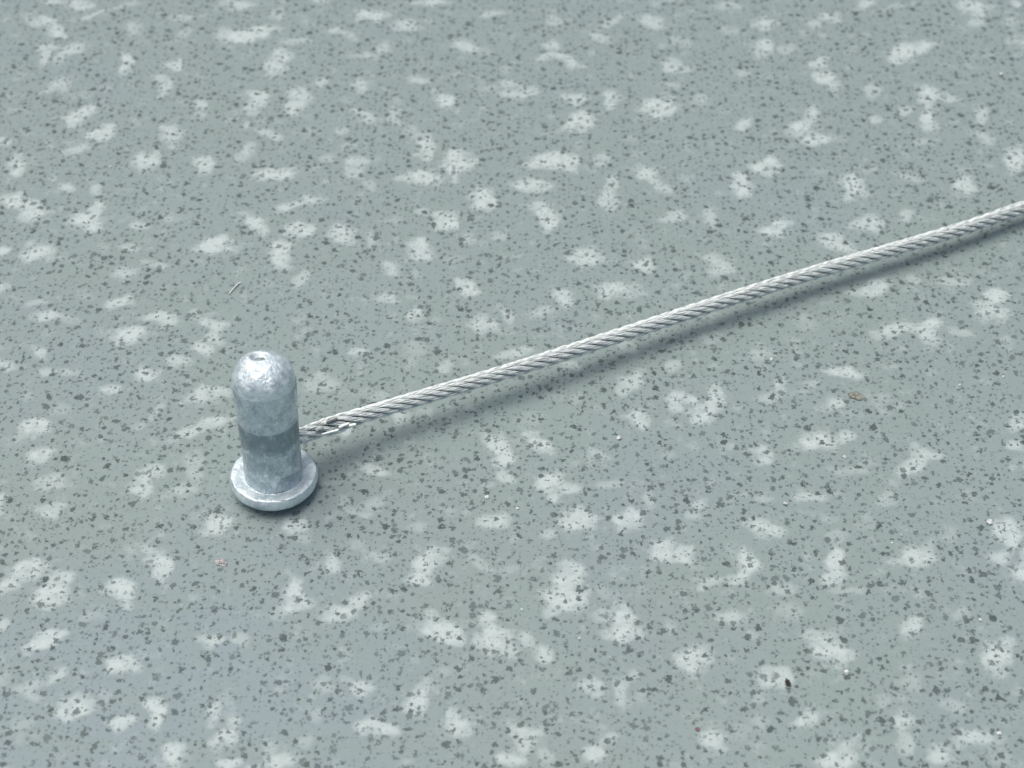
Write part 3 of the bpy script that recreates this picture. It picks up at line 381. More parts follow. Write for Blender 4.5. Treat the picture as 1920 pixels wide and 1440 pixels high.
188.8,126.6,2.68,2.01,75,1.05;-8.8,163.1,2.29,1.70,138,0.80;-13.7,197.0,1.14,0.87,114,0.80;-112.4,-70.2,1.45,0.99,129,0.90;196.2,-127.9,1.20,0.57,80,0.90;-
210.1,96.6,2.33,0.87,88,0.80;49.6,105.6,1.68,1.47,20,0.90;-194.9,129.4,0.86,0.73,77,0.60;177.8,199.5,1.43,1.24,4,1.05;124.1,5.6,2.09,0.82,94,0.70;110.0,-
30.9,1.56,1.11,175,0.90;-193.9,204.5,1.42,0.89,2,0.80;210.3,-82.7,1.50,1.26,167,0.95;-95.7,-46.5,1.20,1.03,120,1.00;-24.3,-134.7,1.82,0.82,161,0.70;-103.6,-
21.8,2.74,0.46,57,0.80;125.2,-69.8,1.16,1.11,138,0.40;190.0,-25.4,1.42,1.24,179,0.60;-170.2,52.4,2.04,1.00,21,0.70;-153.1,138.4,1.43,0.91,18,0.80;-85.7,-
104.8,2.49,1.22,157,0.95;-78.6,199.6,2.27,1.47,78,0.90;-165.8,157.1,2.81,1.58,129,0.95;102.0,148.2,2.22,1.70,57,0.90;26.0,-107.3,0.82,0.53,163,0.70;-
150.7,215.2,1.35,0.86,156,0.60;-95.4,6.0,1.14,0.82,94,0.80;192.5,20.6,1.45,0.73,94,0.50;-182.9,216.9,2.33,1.60,19,1.05;-112.6,218.9,1.46,1.03,70,0.50;-
132.4,95.6,1.65,0.61,94,0.50;-57.3,-104.0,2.33,1.73,4,0.80;197.9,18.0,1.37,1.15,42,0.80;-80.1,27.3,2.51,1.89,41,1.05;-5.2,-
63.8,1.16,1.07,15,0.70;167.8,59.7,1.12,0.89,178,0.30;-13.7,-139.7,3.12,0.80,9,0.70;-31.9,158.0,1.10,0.97,27,0.40;-63.9,100.7,1.72,1.02,94,0.90;-
137.0,9.3,0.85,0.65,174,0.30;156.4,9.0,1.54,1.19,156,0.70;-7.4,176.7,1.99,1.48,13,0.85;206.8,-67.3,1.25,0.79,50,0.60;66.9,185.3,1.00,0.77,93,0.30;104.6,-
18.8,1.12,1.02,31,0.40;-118.2,36.1,1.86,1.13,109,0.80;-34.0,157.7,2.26,1.54,107,0.95;108.3,194.4,2.33,1.73,62,0.80;-
195.8,135.3,1.96,1.42,133,1.10;108.8,73.6,1.17,0.65,121,0.40;-166.1,219.3,2.94,1.49,40,1.05;-166.5,-146.0,2.13,1.40,57,1.00;-117.3,-
100.4,2.94,1.98,50,1.05;121.0,27.1,1.84,1.51,42,0.80;169.6,179.5,1.43,1.24,83,1.05;-120.0,82.9,2.12,1.39,174,0.80;-176.5,-103.8,1.94,1.55,91,0.95;-
5.3,98.6,1.65,0.61,36,0.50;-45.8,214.0,1.99,1.44,167,0.90;124.6,110.5,1.65,1.20,19,0.70;109.8,35.2,2.29,1.68,124,1.05;-73.6,-
63.2,1.53,0.84,153,0.60;156.9,52.6,0.99,0.77,78,0.50;75.6,184.9,1.97,1.51,95,1.05;71.3,126.5,0.92,0.58,105,0.70;61.9,-50.8,1.03,0.90,37,0.50;-45.1,-
98.8,1.19,0.93,150,0.60;-91.5,74.9,1.39,0.91,82,0.80;93.7,-40.5,1.74,1.27,176,0.70;-102.3,-131.2,1.99,1.59,15,1.00;-170.2,-
5.2,2.57,1.52,112,1.00;151.8,215.0,1.82,0.82,158,0.70;-199.2,68.6,2.30,1.68,137,0.90;32.3,-113.4,1.53,1.06,178,0.95;123.9,79.2,1.65,1.20,106,0.70;32.7,-
116.4,1.23,1.05,163,0.80;-186.3,-53.1,1.87,1.06,147,0.40;106.6,130.3,0.93,0.50,20,0.40;-22.4,-130.4,1.96,1.42,120,1.10;84.5,-56.1,2.74,0.44,18,0.45;8.3,-
80.3,1.19,0.93,177,0.60;-116.8,117.8,1.02,0.71,91,0.35;-1.4,-118.4,1.37,1.06,99,1.00;46.2,185.6,1.19,0.93,152,0.60;-207.3,-107.2,1.81,1.03,73,0.90;-
100.4,99.3,0.93,0.50,136,0.40;-36.3,215.7,0.93,0.77,124,0.30;136.0,-35.9,1.70,1.07,86,0.70;188.7,205.8,2.64,1.05,160,0.80;-203.7,43.8,1.23,1.23,124,0.80;-
205.6,95.0,0.82,0.53,96,0.70;187.1,-35.3,2.04,0.78,161,0.40;-38.0,-129.7,1.50,0.87,70,0.60;-161.4,99.8,2.42,1.51,121,0.90;6.5,-132.2,1.25,0.69,171,0.30;-
0.7,126.8,1.52,0.96,69,0.50;42.5,-87.4,1.71,1.16,15,0.80;69.8,210.6,2.71,2.12,48,0.95;99.1,183.9,1.10,0.97,70,0.40;161.1,-38.0,1.43,0.94,106,0.80;-150.8,-
83.1,2.40,1.25,35,1.10;147.2,97.0,1.18,0.73,46,0.30;-2.8,-132.1,1.58,1.38,14,1.05;159.3,-93.9,1.35,0.53,95,0.60;124.3,59.0,1.73,1.12,4,0.80;-
74.8,213.8,2.54,1.97,21,1.10;157.3,157.0,2.88,1.27,97,0.90;-113.2,15.4,1.53,0.84,126,0.60;-53.2,-116.7,1.20,0.98,20,0.90;-130.9,-
38.5,1.43,1.11,66,0.80;187.5,16.0,2.51,1.89,42,1.05;-132.1,194.8,1.35,1.12,35,0.80;98.8,-13.0,1.65,0.61,3,0.50;162.4,194.0,1.47,0.92,37,0.60;-
119.8,47.3,1.86,0.94,168,0.90;-147.8,-14.0,0.86,0.82,47,0.70;-67.6,-119.6,1.80,1.09,47,0.50;-128.5,87.2,1.50,1.04,176,0.30;84.1,-90.0,2.18,0.78,130,0.80;-
4.3,146.3,2.83,1.58,30,1.00;-89.9,-63.2,1.66,1.61,175,0.95;175.5,208.1,1.49,1.05,94,0.80;-105.2,133.4,1.16,1.07,10,0.70;-
26.0,162.3,1.22,0.94,41,0.30;184.5,19.3,1.32,0.91,42,0.90;-139.4,-98.6,1.11,0.85,136,0.80;-56.8,175.8,2.29,1.68,118,1.05;191.4,-142.7,1.34,0.88,75,0.60;-
212.8,17.7,1.25,0.69,104,0.30;156.7,-112.9,1.34,0.88,142,0.60;189.0,49.7,1.06,0.96,130,0.60;142.8,62.3,1.63,1.04,170,0.80;214.9,218.5,1.56,1.49,150,0.85;174.8,-
22.2,1.08,0.86,149,0.70;25.0,-62.4,1.35,1.05,174,0.90;118.3,-61.5,1.59,1.31,134,0.95;-131.9,-
96.6,1.66,1.20,13,0.90;180.4,51.6,1.19,0.93,158,0.60;97.2,117.6,1.16,1.07,114,0.70;-164.2,-51.9,1.46,0.92,80,0.85;-109.7,207.6,1.69,0.93,15,0.70;-
124.5,59.6,1.27,0.66,150,0.25;-145.0,-26.3,2.26,1.33,166,1.05;-146.0,-11.0,1.34,1.03,124,0.30;156.0,70.8,2.22,1.59,101,1.00;23.9,-92.9,1.50,1.04,118,0.30;4.4,-
153.5,1.93,1.53,151,0.60;-112.4,79.5,1.35,0.86,2,0.60;-147.2,-122.1,1.42,1.05,113,1.00;162.7,-18.3,0.97,0.83,27,0.40;164.9,-61.8,1.61,0.97,44,0.60;181.6,-
104.8,1.00,0.77,32,0.30;93.0,212.7,1.07,0.76,172,0.50;-198.4,-105.8,1.18,0.65,142,0.50;38.9,-159.5,1.18,1.00,177,0.30;-
125.7,108.6,1.37,1.08,112,0.70;205.7,73.9,1.72,1.02,119,0.90;-158.4,7.9,1.91,1.36,152,1.05;172.4,112.6,1.58,1.41,166,1.00;64.8,-135.9,1.97,1.51,143,1.05;-
121.3,162.1,1.55,1.27,79,0.90;56.8,192.0,1.93,1.53,83,0.60;36.8,114.9,1.27,1.05,128,0.60;187.2,-103.8,1.43,0.91,15,0.80;-
103.1,168.7,1.54,0.99,42,0.50;113.2,137.0,1.60,1.34,85,1.00;136.0,-133.7,1.09,0.89,84,0.70;-74.9,18.2,2.35,1.29,180,1.05;122.5,-149.1,1.53,0.98,148,0.90;-
66.7,177.8,1.89,1.34,106,0.85;-118.5,-127.9,1.26,1.20,155,0.50;56.2,177.6,1.42,1.24,60,0.60;-27.8,-78.7,1.70,1.07,145,0.70;33.2,-74.3,0.92,0.84,36,0.60;12.8,-
131.5,1.49,0.90,59,0.60;-92.3,42.9,1.48,1.17,131,0.85;205.8,55.5,1.46,0.97,121,0.50;-53.4,136.9,0.93,0.50,104,0.40;161.2,173.9,1.85,1.40,59,0.90;-
161.0,172.5,1.70,1.11,75,0.90;-
111.7,175.1,1.09,0.89,44,0.70;29.0,199.6,1.55,0.94,95,0.70;66.9,96.7,1.20,1.03,26,1.00;178.6,205.3,1.14,0.94,16,0.70;137.7,63.1,1.16,0.84,157,0.70;-
32.8,102.9,2.17,0.95,3,1.00;-13.2,202.4,0.86,0.73,27,0.60;-56.6,204.3,4.06,2.00,31,1.10;190.8,175.7,2.33,0.91,157,0.80;-141.1,-
120.4,2.08,1.16,8,0.70;175.1,147.9,1.12,1.06,132,0.50;-173.1,-82.9,1.20,0.70,145,0.40;-65.6,-152.7,2.79,2.28,26,1.10;138.7,-
83.5,1.81,1.55,139,1.00;112.9,51.1,1.09,0.89,69,0.70;100.7,-48.2,1.37,1.00,154,0.80;-137.3,-50.0,1.43,0.94,160,0.80;213.6,-66.8,1.53,1.17,131,0.70;88.0,-
68.1,1.81,1.60,103,1.00;147.0,26.7,1.93,1.53,91,0.60;83.7,-
76.3,1.71,0.60,154,0.40;38.3,137.2,1.60,1.34,139,1.00;47.3,125.5,1.22,0.86,90,0.70;170.8,44.3,1.07,0.89,95,0.40;-201.2,83.8,0.91,0.59,113,0.50;-
5.0,183.3,1.02,0.83,9,0.70;-211.2,-125.9,2.33,1.73,36,1.00;-126.9,201.0,1.75,1.46,35,0.80;-72.6,-89.3,1.43,1.08,4,0.90;-138.7,85.3,1.45,0.99,113,0.90;85.5,-
9.8,1.57,0.96,118,0.60;121.1,137.4,1.56,1.38,96,1.00;200.1,14.5,1.42,1.24,73,0.60;-183.9,-132.1,1.68,1.47,108,0.90;84.5,-79.0,2.43,1.31,156,0.95;-
46.3,208.8,1.00,0.82,83,0.80;-137.3,11.4,1.19,0.93,62,0.60;83.6,-55.7,0.92,0.91,55,0.80;-28.0,-123.6,1.22,0.86,163,0.70;196.1,129.2,1.18,1.00,59,0.30;-174.9,-
104.5,1.53,1.06,62,0.95;-184.6,5.3,1.29,0.82,91,0.60;166.5,127.8,2.12,1.19,4,0.60;203.7,-139.0,0.92,0.84,46,0.60;-86.7,-159.1,1.25,0.64,91,0.60;-
191.1,46.2,2.22,1.70,5,0.90;-54.9,154.7,1.19,0.96,32,0.80;-40.1,200.0,1.80,1.09,64,0.50;20.7,148.0,1.83,1.13,62,0.95;71.2,196.4,1.46,1.03,155,0.50;5.1,-
62.6,1.37,1.09,86,0.80;49.5,210.9,1.63,0.79,47,0.80;-93.6,-44.3,1.36,0.70,35,0.60;73.2,-57.2,1.90,0.82,145,0.60;-
132.1,82.9,1.65,1.24,65,0.80;198.2,33.7,2.13,1.26,114,0.60;41.1,190.0,1.49,1.20,73,0.35;78.6,1.1,1.91,1.36,53,1.05;167.3,164.2,1.52,0.74,87,0.70;-3.3,-
154.2,1.43,0.94,50,0.80;58.7,215.3,1.23,1.13,152,0.80;131.6,207.3,2.86,1.15,20,1.00;121.7,4.8,1.11,0.83,34,0.40;-78.8,-107.4,1.96,1.42,72,1.10;80.6,-
21.5,1.74,0.84,127,0.50;-198.5,60.4,1.74,1.21,122,0.80;15.5,106.2,1.91,1.36,148,1.05;155.2,-34.3,2.09,1.59,103,0.90;187.1,-
85.8,1.69,1.15,86,0.80;106.1,156.6,0.94,0.90,67,0.80;106.3,158.5,1.60,1.19,115,1.00;-
120.8,170.2,1.65,0.61,30,0.50;179.9,40.3,1.04,0.85,85,0.80;104.2,160.0,1.58,1.20,142,0.90;99.7,32.3,1.70,1.07,144,0.70;180.9,-146.8,1.86,0.77,30,0.70;115.7,-
6.2,2.11,1.37,62,1.00;-111.4,134.7,0.93,0.65,46,0.30;-138.4,-69.9,3.09,1.22,98,0.95;189.4,207.8,1.37,0.92,69,0.80;29.3,207.6,1.72,1.10,129,0.80;-
185.9,93.0,0.96,0.64,91,0.20;143.4,114.8,1.83,1.11,15,0.80;-79.1,122.6,0.95,0.76,169,0.25;165.3,-107.3,0.93,0.77,98,0.30;40.6,-116.2,1.03,0.89,20,0.80;-
203.2,118.3,1.07,0.76,139,0.50;167.3,212.9,0.94,0.90,55,0.80;-101.5,-59.7,1.67,1.12,156,0.90;189.6,114.2,1.69,0.98,96,0.70;208.5,-118.9,1.26,0.92,100,0.40;-
92.9,135.7,1.43,1.08,55,0.90;170.0,195.0,1.73,1.65,85,1.00;187.0,-91.2,1.12,1.06,102,0.50;-94.5,-9.2,2.19,0.94,98,0.80;172.5,-91.2,1.30,1.02,84,0.50;-
142.8,110.8,1.57,0.96,156,0.60;168.3,-127.1,1.70,1.11,14,0.90;61.1,120.5,1.31,0.48,64,0.70;-60.4,138.8,2.81,1.58,73,0.95;-159.0,-50.5,0.99,0.84,41,0.30;-
172.0,62.0,1.89,1.34,73,0.85;-185.3,-30.4,2.07,0.83,6,0.50;-58.0,-117.7,2.33,1.73,161,0.80;-157.8,-128.8,0.95,0.80,141,0.20;101.5,9.4,1.10,0.84,38,0.50;-
201.6,15.5,1.20,0.57,159,0.90;97.5,50.8,0.93,0.77,142,0.30;173.9,172.5,1.33,1.28,30,0.70;198.6,166.3,1.81,1.60,140,1.00;-86.2,179.1,1.28,0.82,158,0.40;-
125.9,103.5,1.89,1.09,88,0.70;-29.9,-100.8,1.29,0.85,69,0.70;155.8,117.6,2.19,0.74,94,0.60;-111.9,138.6,1.46,0.97,99,0.50;9.3,-143.2,1.80,1.50,97,0.80;-116.9,-
114.1,0.92,0.84,7,0.60;-164.2,-153.6,1.00,0.82,151,0.80;106.0,183.0,1.29,0.85,170,0.70;22.2,-120.1,1.56,1.49,123,0.85;145.7,187.9,1.64,0.91,100,0.50;-
192.4,39.7,1.41,1.16,101,0.90;-144.9,195.8,1.94,1.28,124,0.95;-120.9,163.7,1.12,1.06,38,0.50;148.6,78.0,1.46,1.03,64,0.50;-13.3,110.2,0.95,0.80,103,0.20;-
127.6,105.5,1.83,1.65,42,1.00;-56.1,158.7,1.63,1.54,104,0.95;178.2,142.8,1.28,1.27,124,0.70;-153.4,-89.8,1.52,0.74,47,0.70;-192.6,55.2,1.01,0.86,145,0.70;-165.0,-
94.2,2.11,1.57,53,0.80;-37.2,188.0,2.61,1.42,81,0.90;37.6,153.7,1.56,1.11,27,0.90;191.3,-68.1,1.20,1.03,41,1.00;-
81.3,160.4,0.94,0.82,19,0.50;147.8,90.8,2.59,1.32,173,0.80;-151.6,-121.3,2.33,1.73,23,0.80;91.3,-50.3,2.76,1.06,129,1.00;-123.2,-154.9,2.22,1.70,180,0.90;-
138.8,44.0,2.12,1.39,45,0.80;-194.8,83.8,1.80,1.09,112,0.50;162.5,199.1,1.14,0.94,61,0.70;26.3,-
88.4,1.58,1.38,124,1.05;189.1,88.8,1.52,0.74,104,0.70;107.0,59.9,1.45,0.99,140,0.90;147.8,48.4,2.16,1.25,43,1.00;-126.5,168.1,1.44,1.15,3,0.80;-
197.6,102.4,1.10,0.97,19,0.40;44.5,148.5,1.27,1.00,176,0.30;140.1,-131.0,1.19,0.92,58,0.70;178.7,-50.3,2.14,1.49,80,0.90;56.3,-
121.6,2.26,1.33,125,1.05;108.0,157.9,1.36,1.13,39,0.50;103.1,-117.2,0.91,0.59,94,0.50;-45.6,212.2,1.70,1.11,145,0.90;2.8,179.4,0.86,0.82,55,0.70;-
97.9,92.0,0.95,0.76,24,0.25;137.8,200.4,2.71,2.12,168,0.95;-73.2,-
34.7,1.47,0.92,91,0.60;127.2,153.9,1.80,1.09,130,0.50;9.4,106.5,1.37,1.08,22,0.70;160.2,55.1,0.67,0.57,155,0.70;-210.6,-
148.5,1.49,1.05,63,0.80;112.1,83.9,1.22,0.77,161,0.80;101.9,-
140.9,1.58,1.38,50,1.05;124.7,196.3,1.63,0.79,141,0.80;28.9,168.8,2.22,1.40,104,1.05;122.7,50.1,0.97,0.83,157,0.40;95.1,42.9,1.63,1.04,17,0.80;55.7,-
142.4,0.86,0.82,133,0.70;-211.2,-93.0,0.93,0.77,87,0.30;50.0,-85.2,2.04,1.07,126,0.85;-107.0,76.9,2.09,0.82,35,0.70;-169.1,-155.3,1.68,1.47,137,0.90;-
185.6,216.2,1.32,1.08,104,0.35;-125.7,175.4,2.31,0.84,85,0.90;197.3,6.2,1.63,0.79,43,0.80;-150.8,79.8,1.18,1.00,118,0.30;151.0,-122.3,2.19,0.94,59,0.80;163.4,-
75.5,1.35,1.05,162,0.90;163.1,-117.0,1.52,0.96,37,0.50;184.3,43.1,2.65,1.31,123,1.00;66.8,-76.8,1.70,1.07,150,0.70;-
104.6,12.2,2.11,1.57,110,0.80;31.9,136.0,1.22,0.94,156,0.30;147.8,191.8,1.52,0.82,166,0.60;-210.3,64.3,1.12,0.89,16,0.30;-140.1,-
26.8,1.84,1.56,131,0.40;173.1,30.2,1.20,0.70,129,0.40;85.8,200.2,0.86,0.80,179,0.70;-205.6,-59.8,2.81,1.58,142,0.95;-154.7,-33.7,1.51,1.32,60,0.35;-
14.6,120.6,1.98,1.44,127,1.05;-185.6,181.2,1.69,1.11,29,0.45;156.0,-26.4,1.23,1.05,13,0.80;70.7,215.6,2.33,1.73,97,0.80;-186.0,-24.5,0.86,0.73,26,0.60;-
128.4,182.1,1.18,0.65,93,0.50;132.5,110.6,2.49,1.57,169,1.00;207.0,178.1,1.31,0.48,19,0.70;-175.6,106.2,1.45,0.73,15,0.50;141.2,74.0,1.81,1.60,97,1.00;-81.9,-
84.3,2.43,1.31,113,0.95;-202.6,-85.5,1.63,0.79,15,0.80;-148.9,9.6,3.60,1.67,70,1.05;98.0,145.5,1.64,0.91,118,0.50;181.5,31.8,0.94,0.70,106,0.40;-177.9,-
87.9,1.66,1.54,11,0.90;195.3,-128.7,1.10,0.97,109,0.40;-100.3,-29.3,1.68,1.47,108,0.90;107.5,-62.5,1.03,0.90,156,0.50;174.6,-101.6,0.83,0.61,142,0.50;-
87.2,112.0,2.33,1.60,93,1.05;130.0,60.5,2.29,1.14,123,0.90;-139.5,147.7,2.01,1.55,106,1.00;84.3,32.4,1.35,1.05,158,0.90;92.7,-53.4,1.20,0.70,146,0.40;-
212.5,100.0,1.46,1.03,20,0.50;82.7,-21.6,1.12,0.59,113,0.30;14.5,149.1,1.84,1.51,37,0.80;-108.9,61.6,1.84,1.56,34,0.40;-167.4,-
99.4,2.11,1.57,119,0.80;200.9,123.8,1.36,0.70,76,0.60;4.7,-64.4,2.18,1.94,50,1.05;147.6,172.1,1.92,1.08,104,1.00;195.0,212.8,2.13,1.40,74,1.00;-
95.9,160.6,0.86,0.73,33,0.60;168.0,125.9,2.64,1.05,79,0.80;-112.3,120.9,1.88,0.88,180,0.50;-96.2,157.7,0.99,0.84,71,0.30;-106.0,124.6,0.93,0.50,6,0.40;-30.0,-
114.0,1.77,1.20,51,0.90;-127.4,74.4,1.37,1.08,76,0.70;197.7,153.9,1.71,0.60,157,0.40;79.6,-76.2,1.40,0.99,60,0.70;183.0,-58.2,2.64,1.05,43,0.80;-
68.9,122.2,1.49,1.05,42,0.80;208.5,-16.0,1.74,0.84,37,0.50;4.3,158.2,2.32,1.34,18,0.90;-23.9,158.1,1.36,0.70,177,0.60;139.4,47.1,1.70,1.05,68,0.60;-138.2,-
24.6,0.83,0.65,40,0.70;103.2,-94.9,1.29,0.80,176,0.50;-106.3,171.5,2.17,0.95,122,1.00;-206.5,190.4,2.41,1.79,3,1.00;-
201.6,178.6,2.22,1.53,140,0.90;175.3,77.9,1.48,1.22,133,0.50;-122.9,198.3,2.63,1.37,47,0.80;-43.2,-148.4,1.25,0.73,177,0.80;-129.5,97.8,2.33,2.01,136,1.10;-162.6,-
81.7,1.26,1.02,161,0.60;-147.4,219.3,1.93,1.29,133,0.80;162.5,190.0,1.49,0.90,94,0.60;-50.4,-152.8,1.33,0.99,20,0.90;-28.8,139.2,2.29,1.70,121,0.80;104.8,-
2.1,2.31,0.84,179,0.90;94.9,-86.5,0.99,0.72,175,0.50;-202.1,-109.5,1.65,1.20,115,0.70;137.3,-65.9,2.36,1.31,165,0.90;157.6,119.6,1.86,0.94,54,0.90;-
171.0,213.3,3.12,0.80,131,0.70;-201.7,10.8,1.58,1.20,121,0.90;-21.2,123.4,1.62,1.18,172,0.70;109.6,44.1,2.13,1.40,152,1.00;-139.0,54.7,2.79,2.28,26,1.10;-170.4,-
11.9,2.12,1.36,90,1.05;15.3,113.1,1.12,0.91,82,0.70;163.2,178.7,1.92,1.53,20,1.05;-194.4,-43.4,1.48,1.17,105,0.85;14.9,-71.5,1.50,1.04,173,0.30;-7.0,-
68.3,2.33,1.21,2,0.30;-26.3,175.0,0.99,0.83,167,0.50;-194.8,158.2,1.11,0.71,119,0.30;-91.1,-96.3,2.56,1.54,7,1.05;-156.5,-
38.7,2.94,1.98,132,1.05;4.5,115.4,1.35,0.86,20,0.60;94.5,-69.4,1.83,1.13,5,0.95;-148.9,73.8,2.22,1.59,31,1.00;94.4,-134.8,1.25,0.64,142,0.60;28.4,-
79.8,0.94,0.70,43,0.40;-26.6,163.2,1.01,0.86,109,0.70;30.6,-91.9,1.88,0.88,35,0.50;-90.7,194.1,1.27,1.00,135,0.30;10.5,-155.8,1.69,1.11,11,0.45;-160.8,-
121.3,2.94,1.98,75,1.05;173.6,47.7,1.09,0.89,119,0.70;-30.2,218.8,2.25,1.60,24,1.05;188.5,-74.3,1.20,1.03,19,1.00;61.9,110.7,1.17,0.65,19,0.40;-
180.2,122.5,1.64,1.15,124,0.60;164.8,118.9,1.37,0.92,101,0.80;61.2,101.9,1.13,0.80,180,0.50;-143.3,174.2,1.81,1.60,76,1.00;-139.8,184.6,0.90,0.77,32,0.30;-162.8,-
116.7,1.34,0.85,139,0.60;-109.6,-132.4,1.86,1.13,178,0.80;-25.9,-92.9,0.85,0.65,98,0.30;-120.2,-64.7,2.49,1.22,22,0.95;-99.7,87.6,2.03,1.48,51,1.00;-141.2,-
154.2,2.33,1.73,140,1.00;-155.0,161.9,0.97,0.83,60,0.40;90.7,168.6,1.27,0.66,8,0.25;85.3,-146.2,1.56,1.38,33,1.00;213.9,-115.0,1.46,0.92,126,0.85;-
116.5,135.7,1.34,1.03,115,0.30;-131.8,124.4,2.33,1.73,5,1.00;-179.5,84.1,1.12,1.02,110,0.40;-23.4,-87.6,1.12,0.91,77,0.70;196.6,-
69.7,2.33,1.60,118,1.05;92.8,179.1,1.34,0.83,126,0.60;124.9,143.6,0.96,0.64,158,0.20;124.4,-42.1,2.41,1.73,35,1.05;-98.3,-128.7,1.16,1.11,52,0.40;83.7,-
111.3,1.75,1.46,152,0.80;168.9,213.6,1.94,1.28,48,0.95;186.9,-122.6,1.53,1.17,151,0.70;-173.6,196.2,1.08,0.86,142,0.70;144.1,180.2,1.63,1.15,172,0.40;-
91.7,107.1,1.66,1.20,104,0.90;-152.0,6.6,1.84,1.51,113,0.80;-53.3,-116.0,1.84,1.56,130,0.40;133.7,-136.1,1.04,0.85,156,0.80;-167.9,-151.5,1.36,0.70,53,0.60;-
127.1,35.9,1.16,0.84,44,0.70;182.0,-76.2,1.29,0.80,99,0.50;175.8,47.2,2.19,0.83,79,0.60;151.3,25.7,1.74,1.27,23,0.70;154.3,129.2,2.51,1.89,8,1.05;-28.5,-
160.0,1.67,1.50,15,0.70;144.8,142.3,1.74,1.27,20,0.70;133.5,-128.4,2.33,1.60,114,1.05;87.2,11.9,0.95,0.76,115,0.25;208.3,102.6,1.63,1.16,93,0.90;-
139.7,120.6,0.88,0.80,25,0.20;82.0,-57.4,2.27,1.58,89,1.00;112.5,121.5,2.12,1.39,129,0.80;90.7,163.3,1.46,0.92,126,0.85;-117.4,-128.4,1.58,1.38,132,1.05;-165.2,-
154.4,1.66,1.01,103,0.95;144.0,34.9,2.14,1.49,76,0.90;12.1,-132.3,1.94,1.69,20,0.90;-134.7,12.8,1.98,1.44,35,1.05;-182.1,130.9,1.50,0.87,171,0.60;-
160.8,152.2,0.86,0.80,30,0.70;0.7,203.3,1.90,0.82,135,0.60;90.2,-13.3,1.39,1.10,62,1.00;55.0,194.7,1.33,1.00,46,0.30;205.5,211.0,1.80,1.09,125,0.50;97.5,-
62.7,1.34,1.03,96,0.30;201.2,-65.3,2.09,1.83,168,1.05;5.9,98.1,1.04,0.85,47,0.80;113.5,-74.3,2.29,1.14,128,0.90;-106.6,175.5,2.09,1.83,1,1.05;-82.7,-
3.3,1.34,0.85,43,0.60;178.2,-79.5,2.12,1.39,68,0.80;-96.6,-134.9,1.18,0.73,49,0.30;114.5,-107.7,1.70,1.22,139,0.95;-180.0,36.8,1.65,1.20,79,0.70;-13.9,-
132.1,2.04,0.76,56,0.60;-144.7,138.4,1.20,0.61,72,0.40;5.2,-76.1,1.11,0.71,99,0.30;-75.2,14.3,2.63,1.37,133,0.80;158.2,7.5,1.73,1.01,101,0.80;147.8,-
105.0,1.71,1.40,57,1.00;175.4,-62.5,1.56,1.03,131,0.85;80.6,125.8,1.03,0.74,104,0.50;-169.7,101.8,1.16,1.07,127,0.70;-74.8,-
130.9,1.52,0.94,59,0.55;92.1,101.8,1.25,0.69,94,0.30;-142.7,169.5,1.39,1.13,159,1.00;-146.4,8.7,1.87,0.92,10,0.60;147.4,-159.8,1.43,1.21,73,0.50;-
21.2,174.0,1.00,0.82,172,0.80;166.4,156.6,1.71,1.49,65,0.80;-69.0,144.7,1.12,1.02,144,0.40;-132.7,43.4,2.01,1.55,179,1.00;-31.2,112.6,1.56,0.98,131,0.80;-
181.9,10.5,1.09,0.89,144,0.70;40.3,125.8,1.68,1.59,64,1.00;-126.9,7.1,2.81,1.58,164,0.95;91.3,-128.3,2.63,1.20,97,0.80;-174.9,37.8,1.20,1.03,129,1.00;-
154.8,176.8,1.57,1.30,62,1.05;-32.1,-102.9,1.34,0.85,112,0.60;35.6,164.4,1.63,1.15,43,0.40;-131.9,51.9,2.40,1.25,79,1.10;-
109.7,30.2,2.22,1.53,127,0.90;164.9,108.1,1.26,1.02,16,0.60;-162.2,-42.0,0.97,0.82,80,0.80;170.0,-76.2,1.87,1.67,60,1.00;-75.7,-
98.7,1.27,0.66,128,0.25;204.6,47.0,1.68,0.99,138,0.95;-144.3,193.9,1.44,1.18,133,0.70;-32.2,-118.3,2.04,1.00,172,0.70;212.3,-135.6,0.67,0.57,107,0.70;-
48.4,152.2,1.79,0.91,134,0.60;-185.4,89.3,2.51,1.89,100,1.05;174.4,-60.1,1.48,0.66,91,0.60;-212.1,4.4,2.26,1.54,1,0.95;-
141.7,133.8,2.14,1.49,87,0.90;46.7,121.6,1.71,1.49,24,0.80;-137.3,-30.5,1.37,1.06,136,1.00;23.6,-124.8,1.22,1.12,125,0.40;58.1,-67.0,1.55,1.07,90,0.80;169.2,-
51.3,0.99,0.77,83,0.50;102.7,-150.1,0.88,0.82,123,0.70;77.3,-117.5,1.60,1.34,54,1.00;-61.6,-134.9,1.93,1.63,158,1.00;103.2,-
54.4,1.36,0.70,90,0.60;132.8,128.8,0.86,0.76,74,0.40;93.6,136.1,0.99,0.83,78,0.50;-204.2,87.1,2.43,1.31,19,0.95;-98.5,-
104.3,1.94,1.28,16,0.95;131.4,145.6,1.51,1.32,25,0.35;87.3,138.5,1.86,0.77,50,0.70;-107.6,-49.8,1.59,1.14,165,0.95;50.8,142.4,1.79,1.59,35,0.85;-169.0,-
0.4,0.99,0.75,81,0.70;-114.0,-15.7,2.19,0.74,106,0.60;38.5,-109.5,1.59,1.31,142,0.95;-
91.5,70.5,1.01,0.86,76,0.70;104.7,13.3,1.44,1.15,118,0.80;96.8,55.2,1.01,0.86,104,0.30;176.4,3.6,1.87,1.17,108,1.00;-13.0,-159.6,1.34,0.83,14,0.60;-198.2,-
30.5,0.99,0.84,110,0.30;-146.0,-109.2,1.31,0.79,91,0.80;166.8,63.8,1.15,0.83,126,0.70;55.3,-87.7,1.79,0.91,147,0.60;156.2,-63.8,1.47,0.92,80,0.60;91.2,-
